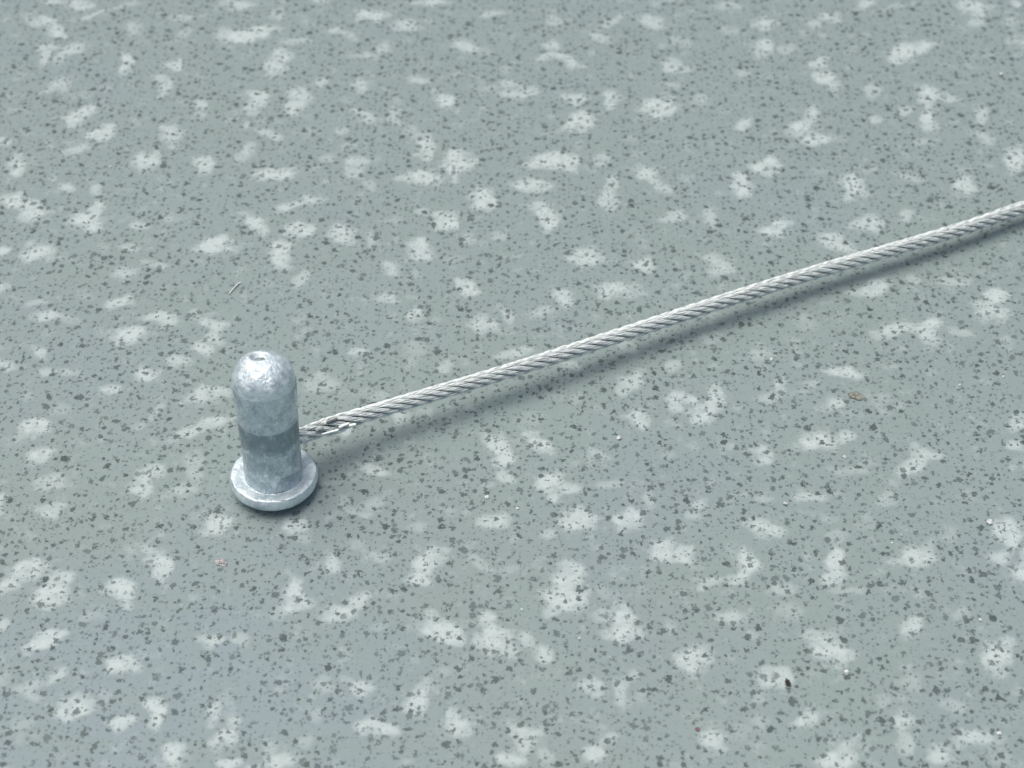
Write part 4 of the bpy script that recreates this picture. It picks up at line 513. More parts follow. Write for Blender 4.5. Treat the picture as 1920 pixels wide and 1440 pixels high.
6.9,1.92,1.08,47,1.00;155.5,73.1,1.37,1.08,99,0.70;84.9,-65.5,2.43,1.31,49,0.95;-
213.5,90.2,1.25,0.79,143,0.60;167.5,152.0,1.85,1.40,114,0.90;201.0,116.4,2.18,1.94,56,1.05;-67.4,-84.0,1.53,1.08,151,0.25;-171.8,128.5,2.07,0.83,142,0.50;-4.3,-
82.5,1.11,0.85,95,0.80;133.8,192.1,1.67,1.36,166,1.00;213.4,35.2,2.46,0.81,63,0.60;-169.8,61.6,1.43,1.08,68,0.90;-
40.1,164.9,1.01,0.86,54,0.70;176.6,122.9,1.26,0.92,90,0.40;-209.4,79.7,0.93,0.50,21,0.40;-49.7,-77.9,1.42,0.89,136,0.80;97.5,-7.5,1.63,1.03,149,0.80;89.0,-
117.3,1.93,1.63,89,1.00;-7.6,-79.6,2.47,1.41,151,0.95;-173.0,198.7,0.97,0.82,56,0.80;211.0,117.4,2.25,1.35,127,1.05;-27.0,-104.9,2.22,1.59,142,1.00;-
21.7,171.8,0.87,0.81,174,0.70;-121.2,186.4,1.74,0.84,30,0.50;76.0,96.5,1.37,1.06,155,1.00;187.3,103.4,1.64,0.91,164,0.50;-187.9,123.5,1.37,1.00,4,0.80;-
10.5,163.2,1.65,1.20,72,0.70;-143.5,-147.8,2.30,1.02,151,0.70;3.8,-129.5,2.18,1.94,174,1.05;165.7,179.8,1.50,1.04,160,0.30;145.8,150.2,2.33,1.60,31,1.05;-80.5,-
101.7,1.56,1.07,135,0.90;-94.4,154.6,1.18,0.73,129,0.30;49.2,139.1,1.19,0.92,164,0.70;202.5,80.0,1.23,0.90,68,0.35;-196.1,-153.9,2.29,1.68,47,1.05;-
205.2,194.1,2.12,1.36,139,1.05;-143.5,161.2,0.94,0.73,105,0.60;157.5,-40.6,1.67,1.12,9,0.90;-178.7,104.4,1.96,1.29,28,0.90;-175.5,70.7,1.20,0.57,56,0.90;62.4,-
107.6,1.14,0.82,44,0.80;37.9,-88.8,1.10,0.84,117,0.50;0.5,-72.9,1.53,1.36,121,0.70;-112.9,-110.2,2.22,1.53,95,0.90;177.6,-
32.6,2.18,0.78,54,0.80;135.7,179.8,1.37,1.08,6,0.70;-178.2,-7.1,1.57,1.45,40,0.90;86.2,180.8,1.25,0.73,155,0.80;211.9,-112.0,1.71,0.60,108,0.40;-197.3,-
129.3,2.22,1.70,148,0.90;-193.5,49.2,1.10,0.97,150,0.40;-39.3,-107.3,1.15,0.91,58,0.50;129.8,147.5,1.52,0.82,142,0.60;-172.5,-70.2,1.37,1.06,79,1.00;186.4,-
101.8,1.55,1.07,167,0.80;44.0,-137.1,1.73,1.12,32,0.80;-68.2,-101.2,2.46,0.81,30,0.60;199.1,22.5,1.39,0.91,166,0.80;62.7,-153.7,1.72,1.02,83,0.90;-72.5,-
84.9,2.08,1.22,130,0.60;182.7,188.3,1.20,0.86,179,0.60;-68.6,128.7,1.26,1.12,154,0.80;-184.9,184.0,2.71,2.12,94,0.95;-106.0,189.6,1.11,0.83,120,0.40;-
154.7,52.1,2.33,1.21,114,0.30;101.9,117.4,2.56,0.86,92,0.60;-15.7,-135.4,1.71,1.49,134,0.80;-114.3,212.8,1.19,0.96,179,0.80;-140.5,-73.9,1.35,1.12,88,0.80;194.0,-
40.3,1.48,1.17,52,0.85;18.4,-156.6,1.70,1.11,38,0.90;-101.7,-25.2,2.33,1.60,161,1.05;-126.3,171.3,0.87,0.81,68,0.70;144.1,-4.9,1.47,1.11,2,0.60;86.6,-
135.5,1.74,0.84,122,0.50;-129.6,-37.3,1.53,1.17,85,0.90;102.5,-67.1,2.12,1.19,89,0.60;109.9,94.2,1.79,0.91,26,0.60;-154.3,-46.9,2.33,2.01,97,1.10;-
99.9,3.1,0.95,0.76,134,0.25;66.0,187.6,0.93,0.77,99,0.30;209.1,-113.2,2.33,1.73,36,0.80;-127.0,-26.5,2.09,0.66,94,0.50;-
89.4,6.7,1.43,1.24,59,1.05;212.0,101.5,2.47,1.41,78,0.95;55.8,-69.1,0.82,0.53,33,0.70;130.7,-52.4,1.33,0.92,10,0.70;199.7,25.8,2.01,1.43,48,1.00;57.4,-
113.8,1.80,1.55,139,0.80;-46.7,128.8,1.58,1.26,31,0.60;-103.0,132.6,1.01,0.69,30,0.70;-178.2,174.5,2.43,1.59,72,1.00;199.2,65.8,2.43,1.31,68,0.95;-191.5,-
150.0,1.55,1.27,84,0.90;-168.7,133.9,2.74,0.46,104,0.80;-156.5,-83.0,1.48,0.66,92,0.60;-103.3,-26.6,1.46,1.03,54,0.50;79.3,13.7,1.83,1.65,113,1.00;-143.9,-
52.1,0.93,0.77,44,0.30;208.1,-138.6,2.39,0.89,70,0.75;-53.9,-116.8,0.81,0.47,139,0.40;200.1,-66.0,0.96,0.64,65,0.20;-202.1,211.2,0.97,0.82,98,0.80;-106.2,-
59.4,2.30,1.68,40,0.90;57.5,-61.9,1.93,1.58,10,1.00;211.4,-24.4,1.68,0.99,154,0.95;172.9,-95.6,2.29,1.68,41,1.05;-213.8,-
75.9,1.51,1.32,156,0.35;126.4,175.6,2.04,0.76,123,0.60;110.4,-127.0,1.23,1.05,67,0.80;13.5,-141.4,2.19,0.94,131,0.80;117.1,110.7,1.07,0.89,77,0.40;122.5,-
104.7,1.87,1.17,62,1.00;40.4,212.6,1.46,0.97,118,0.50;87.3,-47.7,1.93,1.63,86,1.00;-146.7,22.0,1.21,0.78,115,0.60;-101.5,120.4,0.85,0.65,57,0.30;129.0,-
70.6,2.81,1.58,144,0.95;166.8,31.8,1.11,0.85,123,0.80;-1.2,136.9,1.02,0.83,8,0.70;-108.5,123.6,1.56,1.11,82,0.90;59.0,-
87.1,1.57,1.10,113,0.90;93.1,55.3,1.83,1.11,54,0.80;191.9,75.0,1.80,1.09,32,0.50;32.9,-134.0,1.98,1.40,103,0.90;-195.6,70.0,1.01,0.86,18,0.70;-
128.0,89.0,1.71,1.49,68,0.80;-103.1,130.4,0.92,0.91,151,0.80;202.7,120.7,1.54,1.06,144,0.60;200.9,62.3,1.26,1.08,174,0.90;207.3,-114.5,1.93,1.53,157,0.60;-203.3,-
34.0,0.91,0.83,69,0.50;113.9,186.9,1.56,1.31,105,1.00;-174.1,-42.3,1.93,1.58,156,1.00;113.1,82.1,1.79,0.91,75,0.60;197.1,-44.8,1.27,0.90,54,0.80;86.9,-
65.7,1.25,0.64,142,0.60;162.7,185.7,1.00,0.79,160,0.60;-34.7,192.2,1.37,1.06,121,1.00;-
138.6,218.8,2.14,1.49,10,0.90;107.5,8.9,1.71,1.40,175,1.00;148.6,135.2,1.20,0.57,64,0.90;113.6,23.2,1.27,1.00,139,0.30;21.0,111.7,1.84,1.51,128,0.80;195.4,-
147.3,1.49,0.90,65,0.60;47.5,-146.7,1.27,1.20,82,0.35;67.0,-45.5,2.33,1.73,34,1.00;200.0,91.9,1.38,1.13,52,0.20;170.3,119.6,1.26,0.92,43,0.40;-
201.4,179.9,1.38,1.13,148,0.20;203.9,90.0,0.82,0.71,101,0.40;-84.4,15.9,1.75,1.46,157,0.80;101.1,-102.7,2.01,1.10,163,0.80;81.8,-78.6,3.12,0.80,75,0.70;-7.9,-
157.9,1.69,0.98,65,0.70;-94.5,163.3,1.20,0.98,142,0.90;-38.2,-74.5,1.32,0.91,72,0.90;-165.9,110.7,1.19,0.93,52,0.60;-36.0,114.0,1.23,1.13,113,0.80;-168.7,-
63.1,1.53,1.17,100,0.90;-157.9,-28.1,1.67,1.12,65,0.90;75.5,-32.2,1.83,1.11,40,0.80;-26.4,-95.6,1.48,1.22,89,0.50;-141.4,-110.9,1.00,0.79,67,0.60;-
125.5,20.6,0.93,0.50,113,0.40;-204.5,7.6,1.62,1.18,21,0.70;-168.2,169.8,0.99,0.83,152,0.50;-2.7,-68.4,1.58,1.47,131,0.95;-206.8,-
139.2,0.97,0.79,20,0.30;190.3,186.2,2.46,0.81,138,0.60;125.4,-75.4,2.33,1.73,41,1.00;-70.2,214.6,2.25,1.60,71,1.05;-206.9,-1.6,1.72,1.02,118,0.90;-
34.7,195.1,1.48,1.22,65,0.50;-210.0,183.2,2.22,1.40,20,1.05;-187.0,-54.6,1.59,1.31,101,0.95;-154.5,153.7,1.20,0.61,62,0.40;182.9,124.0,1.62,1.31,42,0.90;-136.1,-
85.1,1.92,1.53,97,1.05;79.0,5.2,2.12,1.36,169,1.05;161.4,-92.4,1.52,0.96,38,0.50;-98.1,96.4,1.00,0.79,39,0.50;-181.8,1.7,2.41,1.73,169,1.05;163.6,-
75.9,1.29,0.91,13,0.80;-78.0,208.7,1.63,1.04,170,0.80;-62.1,-42.3,1.22,1.12,166,0.40;-157.4,17.5,1.72,1.10,6,0.80;-13.2,156.8,1.19,0.72,171,1.00;-171.0,-
159.0,1.80,1.55,46,0.80;-16.6,174.5,1.65,1.20,65,0.70;102.4,44.0,1.47,1.11,13,0.60;178.7,179.6,2.56,0.86,152,0.60;-149.6,32.8,1.71,1.49,56,0.80;-
190.7,215.2,2.41,1.79,171,1.00;41.3,200.1,1.31,0.48,150,0.70;200.7,-55.6,1.49,1.05,14,0.80;-122.5,103.6,1.45,0.73,24,0.50;-82.0,35.1,1.87,1.06,143,0.40;19.6,-
68.2,2.33,1.60,151,1.05;-172.6,-39.3,1.12,1.06,94,0.50;171.9,96.7,2.16,1.25,123,1.00;-156.2,-153.8,1.19,0.92,67,0.70;123.5,-65.8,1.92,1.16,17,0.80;-
136.4,148.9,1.92,1.53,90,1.05;-113.5,18.3,2.79,2.28,108,1.10;106.5,176.9,1.92,1.53,63,1.05;169.5,-110.0,2.13,1.26,16,0.60;-
113.1,47.2,1.55,1.07,44,0.80;95.0,86.2,0.99,0.77,72,0.50;-196.4,-51.9,1.64,0.74,56,0.50;-189.8,214.4,1.31,0.48,153,0.70;-41.2,-
120.7,2.49,1.57,59,1.00;145.0,160.3,1.68,1.27,118,0.80;-116.8,8.7,1.66,1.54,155,0.90;-203.2,127.2,2.18,1.94,137,1.05;-59.1,216.3,0.97,0.86,76,0.70;-40.5,-
135.7,1.34,1.03,64,0.30;-159.4,20.4,1.94,1.62,52,1.00;-71.2,-24.4,2.26,1.54,61,0.95;80.7,-38.9,1.37,1.06,118,1.00;-145.1,68.8,1.11,0.71,134,0.30;5.3,-
134.8,1.33,1.00,3,0.30;-112.1,187.6,1.36,0.70,132,0.60;178.5,68.9,1.32,0.91,131,0.90;-
141.3,161.2,2.13,1.27,96,0.90;106.5,140.0,1.27,1.20,92,0.35;174.9,184.9,1.18,1.06,177,0.80;190.1,168.4,2.76,1.06,83,1.00;155.9,-17.3,1.60,1.19,111,1.00;180.3,-
124.5,3.12,0.80,165,0.70;46.8,-156.4,1.73,1.65,156,1.00;-131.8,-65.5,2.46,0.81,36,0.60;-126.2,-150.8,2.09,0.82,87,0.70;-162.7,144.9,1.37,1.00,165,0.80;-
61.3,133.1,2.32,1.34,134,0.90;-69.4,-36.4,2.63,1.35,60,1.10;163.5,218.9,2.07,0.83,145,0.50;-11.9,167.4,1.53,1.08,40,0.25;81.9,203.2,0.96,0.64,85,0.20;-62.8,-
138.9,1.48,1.17,97,0.85;197.5,136.6,2.36,1.31,163,0.90;-159.8,185.0,2.94,1.49,138,1.05;-79.0,162.3,2.29,1.68,148,1.05;-157.5,154.8,1.60,1.56,20,0.80;172.2,-
87.8,1.87,0.92,130,0.60;-161.0,54.2,1.09,0.89,173,0.70;-170.1,24.9,1.50,1.04,147,0.30;45.0,151.4,1.79,1.59,134,0.85;-166.5,-
154.2,2.08,1.22,22,0.60;128.2,212.3,1.94,1.62,63,1.00;-154.2,-132.4,1.56,1.38,87,1.00;-170.5,-23.1,1.65,0.61,45,0.50;-149.0,18.6,1.99,1.59,118,1.00;-167.6,-
74.9,2.33,1.21,65,0.30;-133.0,31.6,1.73,1.01,9,0.80;-103.1,-11.3,0.30,0.25,145,0.40;-182.1,-155.4,1.27,0.90,47,0.80;-134.9,52.6,1.09,0.89,53,0.70;29.0,-
117.8,1.53,1.17,72,0.90;214.9,82.5,2.31,0.84,34,0.90;187.2,130.1,1.06,0.96,107,0.60;203.1,171.4,1.52,0.96,99,0.50;-73.5,-
130.1,1.80,1.55,56,0.80;55.9,115.4,1.92,1.08,152,1.00;42.9,-129.6,1.26,1.08,158,0.90;180.7,208.2,1.33,1.28,156,0.70;-169.8,68.7,0.99,0.83,5,0.50;-68.1,-
118.1,1.60,1.19,36,1.00;-213.1,213.8,1.58,1.13,131,0.30;177.8,-51.7,1.26,1.20,59,0.50;65.0,-
29.9,1.48,0.66,79,0.60;156.7,176.3,2.79,2.28,68,1.10;203.7,153.1,0.94,0.82,8,0.50;-37.2,141.3,2.47,1.13,29,0.80;144.5,48.9,1.93,1.53,64,0.60;-58.0,-
79.1,1.48,1.22,139,0.50;61.6,-128.1,1.02,0.83,92,0.70;-167.7,176.2,1.31,0.48,59,0.70;-101.8,-18.3,1.57,0.96,171,0.60;49.7,102.4,2.12,1.19,152,0.60;-185.9,-
93.8,1.53,1.36,38,0.70;-107.4,0.2,2.13,1.40,110,1.00;99.4,58.9,1.10,0.97,19,0.40;-198.6,75.7,1.99,1.48,77,0.85;158.0,193.8,1.37,1.15,14,0.80;76.8,-
18.8,1.39,0.91,63,0.80;119.3,64.1,1.37,1.15,34,0.80;-14.3,-134.7,1.57,1.30,138,1.05;-13.9,127.3,2.59,1.32,74,0.80;-
134.2,78.7,1.87,0.92,19,0.60;90.8,200.8,1.58,1.26,86,0.60;-213.8,-48.1,2.04,0.78,79,0.40;-193.5,80.4,1.11,0.83,75,0.40;69.2,126.8,1.77,1.20,56,0.90;-74.1,-
152.0,2.19,0.94,177,0.80;48.8,172.2,1.52,0.94,77,0.80;-141.9,56.7,1.94,1.69,145,0.90;208.7,-6.5,1.20,0.57,15,0.90;65.7,-64.3,2.35,1.29,70,1.05;-137.1,-
35.7,1.54,0.99,145,0.50;161.9,146.9,1.54,0.99,132,0.50;-128.8,-
113.3,1.02,0.71,168,0.35;118.6,31.8,1.66,1.61,174,0.95;128.6,29.1,2.35,1.29,135,1.05;107.0,196.9,2.17,0.95,42,1.00;150.1,77.2,1.57,1.10,9,0.90;50.3,-
122.5,0.86,0.80,17,0.70;-173.8,163.4,2.22,1.70,28,0.90;-132.7,26.5,1.00,0.79,65,0.50;-186.5,-112.0,1.29,0.82,31,0.60;127.2,86.5,2.56,1.54,122,1.05;162.6,-
122.3,1.74,1.27,67,0.70;138.2,60.0,1.12,0.91,21,0.70;-191.8,23.6,1.99,1.44,177,0.90;-193.9,22.5,1.25,0.73,32,0.80;-214.3,-45.4,0.97,0.79,40,0.30;-
182.9,63.4,1.14,0.94,170,0.70;-198.8,-145.2,1.52,0.94,68,0.55;45.4,-95.3,1.53,1.36,157,0.70;-124.4,-36.0,1.20,0.61,78,0.40;-146.1,6.9,1.59,1.31,97,0.95;-
96.1,108.5,1.14,0.94,110,0.70;-68.4,-145.3,0.90,0.77,24,0.30;-
132.4,214.0,0.97,0.86,110,0.70;112.8,121.3,1.98,1.40,143,0.90;75.2,107.2,1.27,1.00,105,0.30;105.1,145.5,2.54,1.97,29,1.10;199.6,-54.1,1.48,1.22,17,0.90;-86.4,-
126.7,2.81,1.58,96,0.95;-152.9,105.5,1.52,0.82,105,0.60;-79.9,-117.8,2.74,0.46,40,0.80;62.1,150.8,1.00,0.73,13,0.60;-184.9,43.3,1.73,1.12,102,0.80;-
145.6,6.0,1.69,1.15,103,0.80;-177.1,94.4,1.63,1.54,34,0.95;-136.6,44.6,1.42,1.05,25,1.00;-198.4,-36.0,1.23,1.23,113,0.80;-132.8,160.1,2.56,1.54,92,1.05;-
111.1,82.7,1.43,0.79,112,0.60;167.6,179.9,0.99,0.75,37,0.70;142.4,96.0,2.09,0.82,14,0.70;122.7,55.8,1.83,1.65,154,1.00;-213.4,60.9,2.25,1.35,173,1.05;-
165.1,56.8,1.37,1.15,95,0.80;155.3,138.1,2.59,1.32,43,0.80;-155.6,39.2,1.71,1.49,146,0.80;-202.5,3.2,1.34,0.85,85,0.60;12.4,-155.3,0.95,0.65,16,0.40;-159.4,-
87.6,1.54,1.19,54,0.70;198.6,-82.4,1.04,0.85,92,0.80;-190.8,-4.7,1.39,1.10,90,1.00;-83.3,172.3,2.04,1.07,175,0.85;201.3,-
39.6,1.80,1.55,86,0.80;109.7,52.2,1.22,0.86,87,0.70;-196.8,116.1,1.53,0.98,15,0.90;-108.9,195.2,1.72,1.21,8,0.95;-
105.3,215.4,1.09,0.89,64,0.70;82.9,105.8,1.52,0.94,33,0.80;-54.6,-92.6,1.60,1.19,149,1.00;186.6,157.0,2.07,0.83,115,0.50;182.1,146.2,1.03,0.74,98,0.50;-24.6,-
144.0,1.68,1.47,93,0.90;107.4,-108.9,1.58,1.41,158,1.00;-108.7,-142.9,1.65,1.24,84,0.80;198.5,-90.4,1.81,1.03,36,0.90;200.8,106.4,1.62,1.18,151,0.70;157.6,-
2.4,2.63,1.20,72,0.80;208.1,114.7,2.25,1.35,124,1.05;188.4,-143.0,1.26,0.92,83,0.40;-207.3,129.1,0.93,0.50,3,0.40;-134.4,-80.9,1.64,0.96,23,0.80;-
15.2,120.0,1.50,1.26,143,0.95;-118.2,193.3,1.53,1.17,48,0.70;-155.1,219.4,1.27,1.20,138,0.35;-25.2,189.1,1.06,0.98,48,0.50;85.9,174.9,1.94,1.55,28,0.95;141.9,-
100.6,0.95,0.68,62,0.40;208.8,-148.6,1.27,0.90,157,0.80;-61.9,-91.1,1.57,1.30,19,0.90;186.4,-
113.2,2.14,1.49,126,0.90;197.8,101.7,1.70,1.05,99,0.60;4.2,219.7,1.60,1.21,114,0.90;-149.6,220.0,1.60,0.51,39,0.25;-140.6,160.9,1.29,0.86,71,0.90;-35.0,-
100.7,1.87,1.67,69,1.00;-98.3,172.9,1.37,1.15,134,0.80;192.0,169.1,1.52,0.82,75,0.60;181.9,-67.5,1.86,0.77,77,0.70;-35.6,194.6,1.25,0.73,151,0.80;-168.5,-
103.5,1.86,1.13,44,0.80;35.7,-140.7,0.94,0.90,102,0.80;-201.7,-70.6,1.65,0.79,54,0.80;-191.5,90.9,0.96,0.64,71,0.20;148.6,21.3,1.48,1.22,145,0.50;-
165.6,110.5,1.99,1.48,86,0.85;162.5,-29.8,1.27,0.96,39,0.90;-204.5,44.3,0.82,0.53,150,0.70;-42.8,-140.0,1.37,0.92,85,0.80;83.8,-74.1,0.99,0.75,125,0.70;-
66.4,111.1,1.11,0.85,162,0.80;203.9,-154.7,1.45,0.99,174,0.90;-186.7,138.9,1.74,1.21,74,0.80;178.7,-45.1,1.66,1.11,24,0.80;102.3,164.1,1.28,0.76,70,0.40;-146.9,-
48.9,1.87,0.92,68,0.60;146.7,-104.7,2.43,1.31,115,0.95;-61.8,214.8,1.57,1.30,7,0.90;-185.9,86.7,2.22,1.53,111,0.90;158.5,11.1,1.72,1.21,30,0.95;175.4,-
121.6,2.22,1.70,164,0.90;-52.0,148.9,1.77,1.20,14,0.90;109.5,-94.4,1.23,1.13,153,0.80;-160.2,-91.8,1.73,1.65,10,1.00;-105.1,-106.0,2.40,1.25,40,1.10;100.8,-
6.5,1.01,0.69,92,0.50;-4.1,217.1,1.29,0.86,30,0.90;-76.5,197.5,1.68,1.59,128,1.00;-169.6,121.5,0.97,0.86,129,0.70;-156.3,-21.1,1.60,1.19,46,1.00;-22.9,-
81.8,1.56,1.49,31,0.85;5.4,113.2,2.09,0.66,56,0.50;-152.2,156.7,1.55,1.07,113,0.80;-34.1,169.0,1.79,1.13,80,0.50;17.7,-
123.4,1.38,1.13,111,0.20;29.2,182.9,1.50,0.87,170,0.60;133.1,149.3,1.41,1.16,167,0.90;-81.8,173.2,0.97,0.82,88,0.80;75.0,-
2.1,2.26,1.33,3,1.05;88.8,6.1,1.86,0.94,30,0.90;-58.0,128.4,2.33,1.73,58,0.80;-143.7,157.6,1.93,1.63,103,1.00;15.6,194.8,2.18,2.01,112,1.00;64.5,-32.3,2.17,1.47,9,1.00;-
116.7,-26.2,1.27,0.96,79,0.90;48.8,157.7,2.18,2.01,154,1.00;206.2,141.4,1.99,1.48,148,0.85;149.4,52.3,1.27,1.06,129,0.60;-132.6,203.0,1.00,0.79,27,0.50;-
164.3,114.0,0.94,0.70,148,0.40;37.0,215.3,1.34,0.88,169,0.60;-176.6,34.9,1.53,0.84,42,0.60;-111.5,189.4,1.34,0.85,47,0.60;86.2,182.7,2.26,1.54,68,0.95;158.3,-
76.7,1.23,1.07,139,0.70;69.3,-107.9,0.92,0.58,46,0.70;-117.4,-34.7,2.13,1.27,148,0.90;-149.6,102.9,1.80,1.55,114,0.80;-143.9,-153.8,1.56,1.03,29,0.85;-166.7,-
79.3,2.56,1.54,121,1.05;-113.6,-109.8,1.11,0.71,89,0.30;29.5,105.6,2.01,1.10,34,0.80;-157.5,59.1,2.51,1.89,91,1.05;-28.2,158.2,1.66,1.61,49,0.95;-
141.7,14.5,1.27,0.98,59,0.60;198.5,-47.9,2.04,1.00,170,0.70;-136.5,-5.7,0.96,0.64,15,0.20;-167.0,-27.2,1.54,1.06,109,0.60;-160.3,212.8,1.60,0.51,48,0.25;-
147.9,195.5,1.58,1.41,97,1.00;-40.8,-85.5,1.51,1.32,161,0.35;-180.6,169.2,1.67,1.36,96,1.00;-195.0,162.0,1.79,1.59,89,0.85;86.3,-
147.5,1.60,1.21,75,0.90;85.8,35.8,1.64,0.74,167,0.50;10.8,186.9,1.85,1.40,92,0.90;20.9,-140.8,1.58,1.47,77,0.95;65.3,-59.6,2.86,1.15,9,1.00;-
214.7,168.9,2.16,1.25,138,1.00;66.1,187.7,1.33,0.92,27,0.70;170.7,218.7,2.11,1.37,58,1.00;-194.6,41.9,1.19,0.93,161,0.60;-212.4,170.5,1.37,1.09,165,0.80;75.6,-
103.6,2.49,1.57,130,1.00;77.7,147.3,1.49,1.05,85,0.80;-195.9,33.3,2.60,1.62,115,1.00;-174.4,90.8,1.39,1.02,160,0.50;52.7,152.3,1.61,0.97,178,0.60;141.4,-
42.8,1.31,0.79,5,0.80;-88.3,-127.2,1.23,1.13,125,0.80;173.4,158.5,2.49,1.22,177,0.95;-11.7,201.8,1.63,0.79,56,0.80;49.4,-107.5,1.92,1.08,36,1.00;174.6,-
23.7,1.00,0.73,54,0.60;129.3,-36.7,1.80,0.92,173,0.50;88.0,79.6,1.66,1.20,99,0.90;4.5,112.5,1.81,1.03,165,0.90;98.5,-
27.8,1.16,0.84,119,0.70;98.8,183.5,1.02,0.65,33,0.40;-142.6,-88.1,2.25,1.35,142,1.05;-206.4,148.8,1.27,1.05,87,0.60;-24.7,151.8,1.77,1.20,93,0.90;-96.2,-
85.5,2.22,1.70,68,0.90;-129.6,36.6,1.86,1.01,72,0.60;141.2,171.1,1.28,1.27,117,0.70;-81.9,122.1,1.00,0.79,49,0.60;-50.4,212.7,1.22,1.12,62,0.40;-
107.1,144.6,1.44,1.18,138,0.70;137.8,107.7,1.69,0.98,110,0.70;-14.3,170.6,1.66,1.54,124,0.90;-79.3,199.2,1.80,1.09,112,0.50;70.9,142.1,1.00,0.73,124,0.60;-
129.5,185.8,2.30,1.68,126,0.90;-143.6,131.2,1.25,0.73,67,0.80;-
63.7,123.0,2.16,1.25,153,1.00;182.3,205.4,2.60,1.62,69,1.00;166.2,116.6,1.11,0.83,63,0.40;4.0,212.2,0.97,0.79,79,0.30;-109.1,98.7,1.98,1.40,96,0.90;-
190.4,215.2,2.30,1.02,40,0.70;101.7,3.3,2.14,1.54,134,0.80;-166.1,-47.2,1.60,1.21,151,0.90;198.3,-111.5,1.44,1.15,60,0.80;-141.4,199.8,1.27,1.20,21,0.35;81.5,-
117.0,0.86,0.73,21,0.60;145.5,-51.4,2.77,1.12,73,0.90;109.5,217.6,2.81,1.58,179,0.95;32.7,151.5,1.57,1.30,138,0.90;-192.5,-15.7,1.01,0.86,157,0.70;-180.1,-
23.8,1.00,0.79,113,0.50;-146.0,125.9,1.20,0.57,119,0.90;-183.8,48.8,1.20,0.61,15,0.40;176.8,189.5,1.23,1.05,40,0.80;57.4,-102.3,2.29,1.70,63,0.80;-
122.7,74.6,2.19,1.20,9,0.70;-185.6,70.2,1.99,1.48,94,0.85;-190.5,-100.5,1.70,1.22,168,0.95;-205.9,18.8,1.66,1.11,92,0.80;73.4,103.8,1.72,1.21,158,0.95;81.2,-
39.6,1.43,0.91,12,0.80;-168.6,-46.1,1.80,1.09,29,0.50;90.1,7.0,1.96,1.42,58,1.10;150.3,159.4,2.32,1.40,81,0.95;-204.0,-2.9,1.00,0.73,112,0.60;-45.2,-
135.9,1.42,1.05,41,1.00;147.0,211.9,1.69,1.15,55,0.80;97.6,11.8,1.86,1.13,154,0.80;-142.3,208.7,1.66,1.61,81,0.95;188.5,-
135.1,0.97,0.82,4,0.80;106.1,184.4,1.11,0.71,94,0.30;-65.6,-42.5,1.36,0.70,28,0.60;-40.2,160.2,1.43,1.08,62,0.90;-115.1,125.6,1.28,0.82,130,0.40;186.0,-
97.7,1.26,0.92,154,0.40;159.4,-125.9,1.70,1.05,119,0.60;196.0,-64.2,1.64,0.96,98,0.80;-145.7,176.0,2.04,1.07,128,0.85;-78.5,113.7,1.35,0.81,154,0.60;-
146.1,53.8,2.70,1.09,57,0.80;31.7,141.1,1.00,0.77,70,0.30;159.5,51.9,2.11,1.37,50,1.00;-88.3,16.0,1.35,0.53,110,0.60;-85.3,20.8,1.14,0.82,4,0.80;-
139.8,55.8,1.57,1.30,176,1.05;193.9,-159.7,2.19,0.94,145,0.80;196.6,-3.6,1.54,1.19,103,0.70;-107.7,-108.6,1.25,0.64,61,0.60;68.1,-102.8,1.30,1.02,4,0.50;-
68.7,203.5,1.96,1.42,160,1.10;-0.7,-127.1,1.64,0.96,31,0.80;211.8,127.7,1.72,1.10,109,0.80;-112.7,115.0,2.04,0.78,81,0.40;-30.9,-72.1,2.35,1.29,65,1.05;-85.5,-
69.1,1.27,0.90,35,0.80;-191.5,-101.2,1.25,0.64,150,0.60;147.1,-148.6,1.49,1.20,165,0.35;180.8,144.6,1.08,0.85,8,0.70;-
195.9,197.6,1.00,0.79,78,0.50;139.4,162.9,1.00,0.79,111,0.60;29.8,139.1,2.18,1.13,29,0.50;-179.4,-89.0,1.33,0.92,76,0.70;-103.3,-101.0,2.29,1.68,34,1.05;-
134.6,213.7,2.29,1.70,90,0.80;-22.1,192.9,2.33,1.07,150,0.90;-
170.1,184.3,1.27,0.90,52,0.80;125.9,34.2,1.39,1.02,65,0.50;154.3,170.0,1.12,0.59,77,0.30;57.8,116.6,1.49,0.90,158,0.60;194.3,-143.6,1.43,0.79,149,0.60;-
173.9,99.5,1.49,1.05,154,0.80;128.7,-118.8,1.18,1.06,119,0.80;-84.4,121.7,1.69,0.93,152,0.70;-91.2,-122.1,2.27,1.58,74,1.00;155.0,-
90.5,0.83,0.61,173,0.50;74.1,147.7,2.40,1.25,140,1.10;-58.1,-127.6,1.79,1.13,4,0.50;137.2,55.5,1.70,1.05,164,0.60;-108.2,-
43.8,2.53,1.38,124,1.00;109.6,141.1,1.64,0.91,102,0.50;128.2,106.0,1.10,0.84,138,0.50;-49.4,-126.3,1.77,1.06,105,0.70;135.9,47.1,1.98,1.44,85,1.05;191.3,-
16.8,1.79,0.91,94,0.60;-7.1,115.9,2.43,1.59,64,1.00;-8.0,-116.5,1.59,1.14,123,0.95;57.6,190.2,1.87,1.17,161,1.00;-13.2,-133.6,1.25,1.07,42,0.80;-
122.3,161.9,2.12,0.96,80,0.70;151.6,79.9,1.11,0.83,53,0.40;-104.9,-76.0,1.42,1.05,100,1.00;185.0,42.1,1.94,1.55,79,0.95;181.7,43.9,2.04,1.07,75,0.85;-
197.5,190.3,1.10,0.84,79,0.80;-50.7,191.9,1.20,0.86,27,0.60;150.5,-147.5,1.01,0.69,125,0.70;63.3,-96.0,1.58,1.13,91,0.30;171.2,-65.1,2.11,1.57,168,0.80;133.6,-
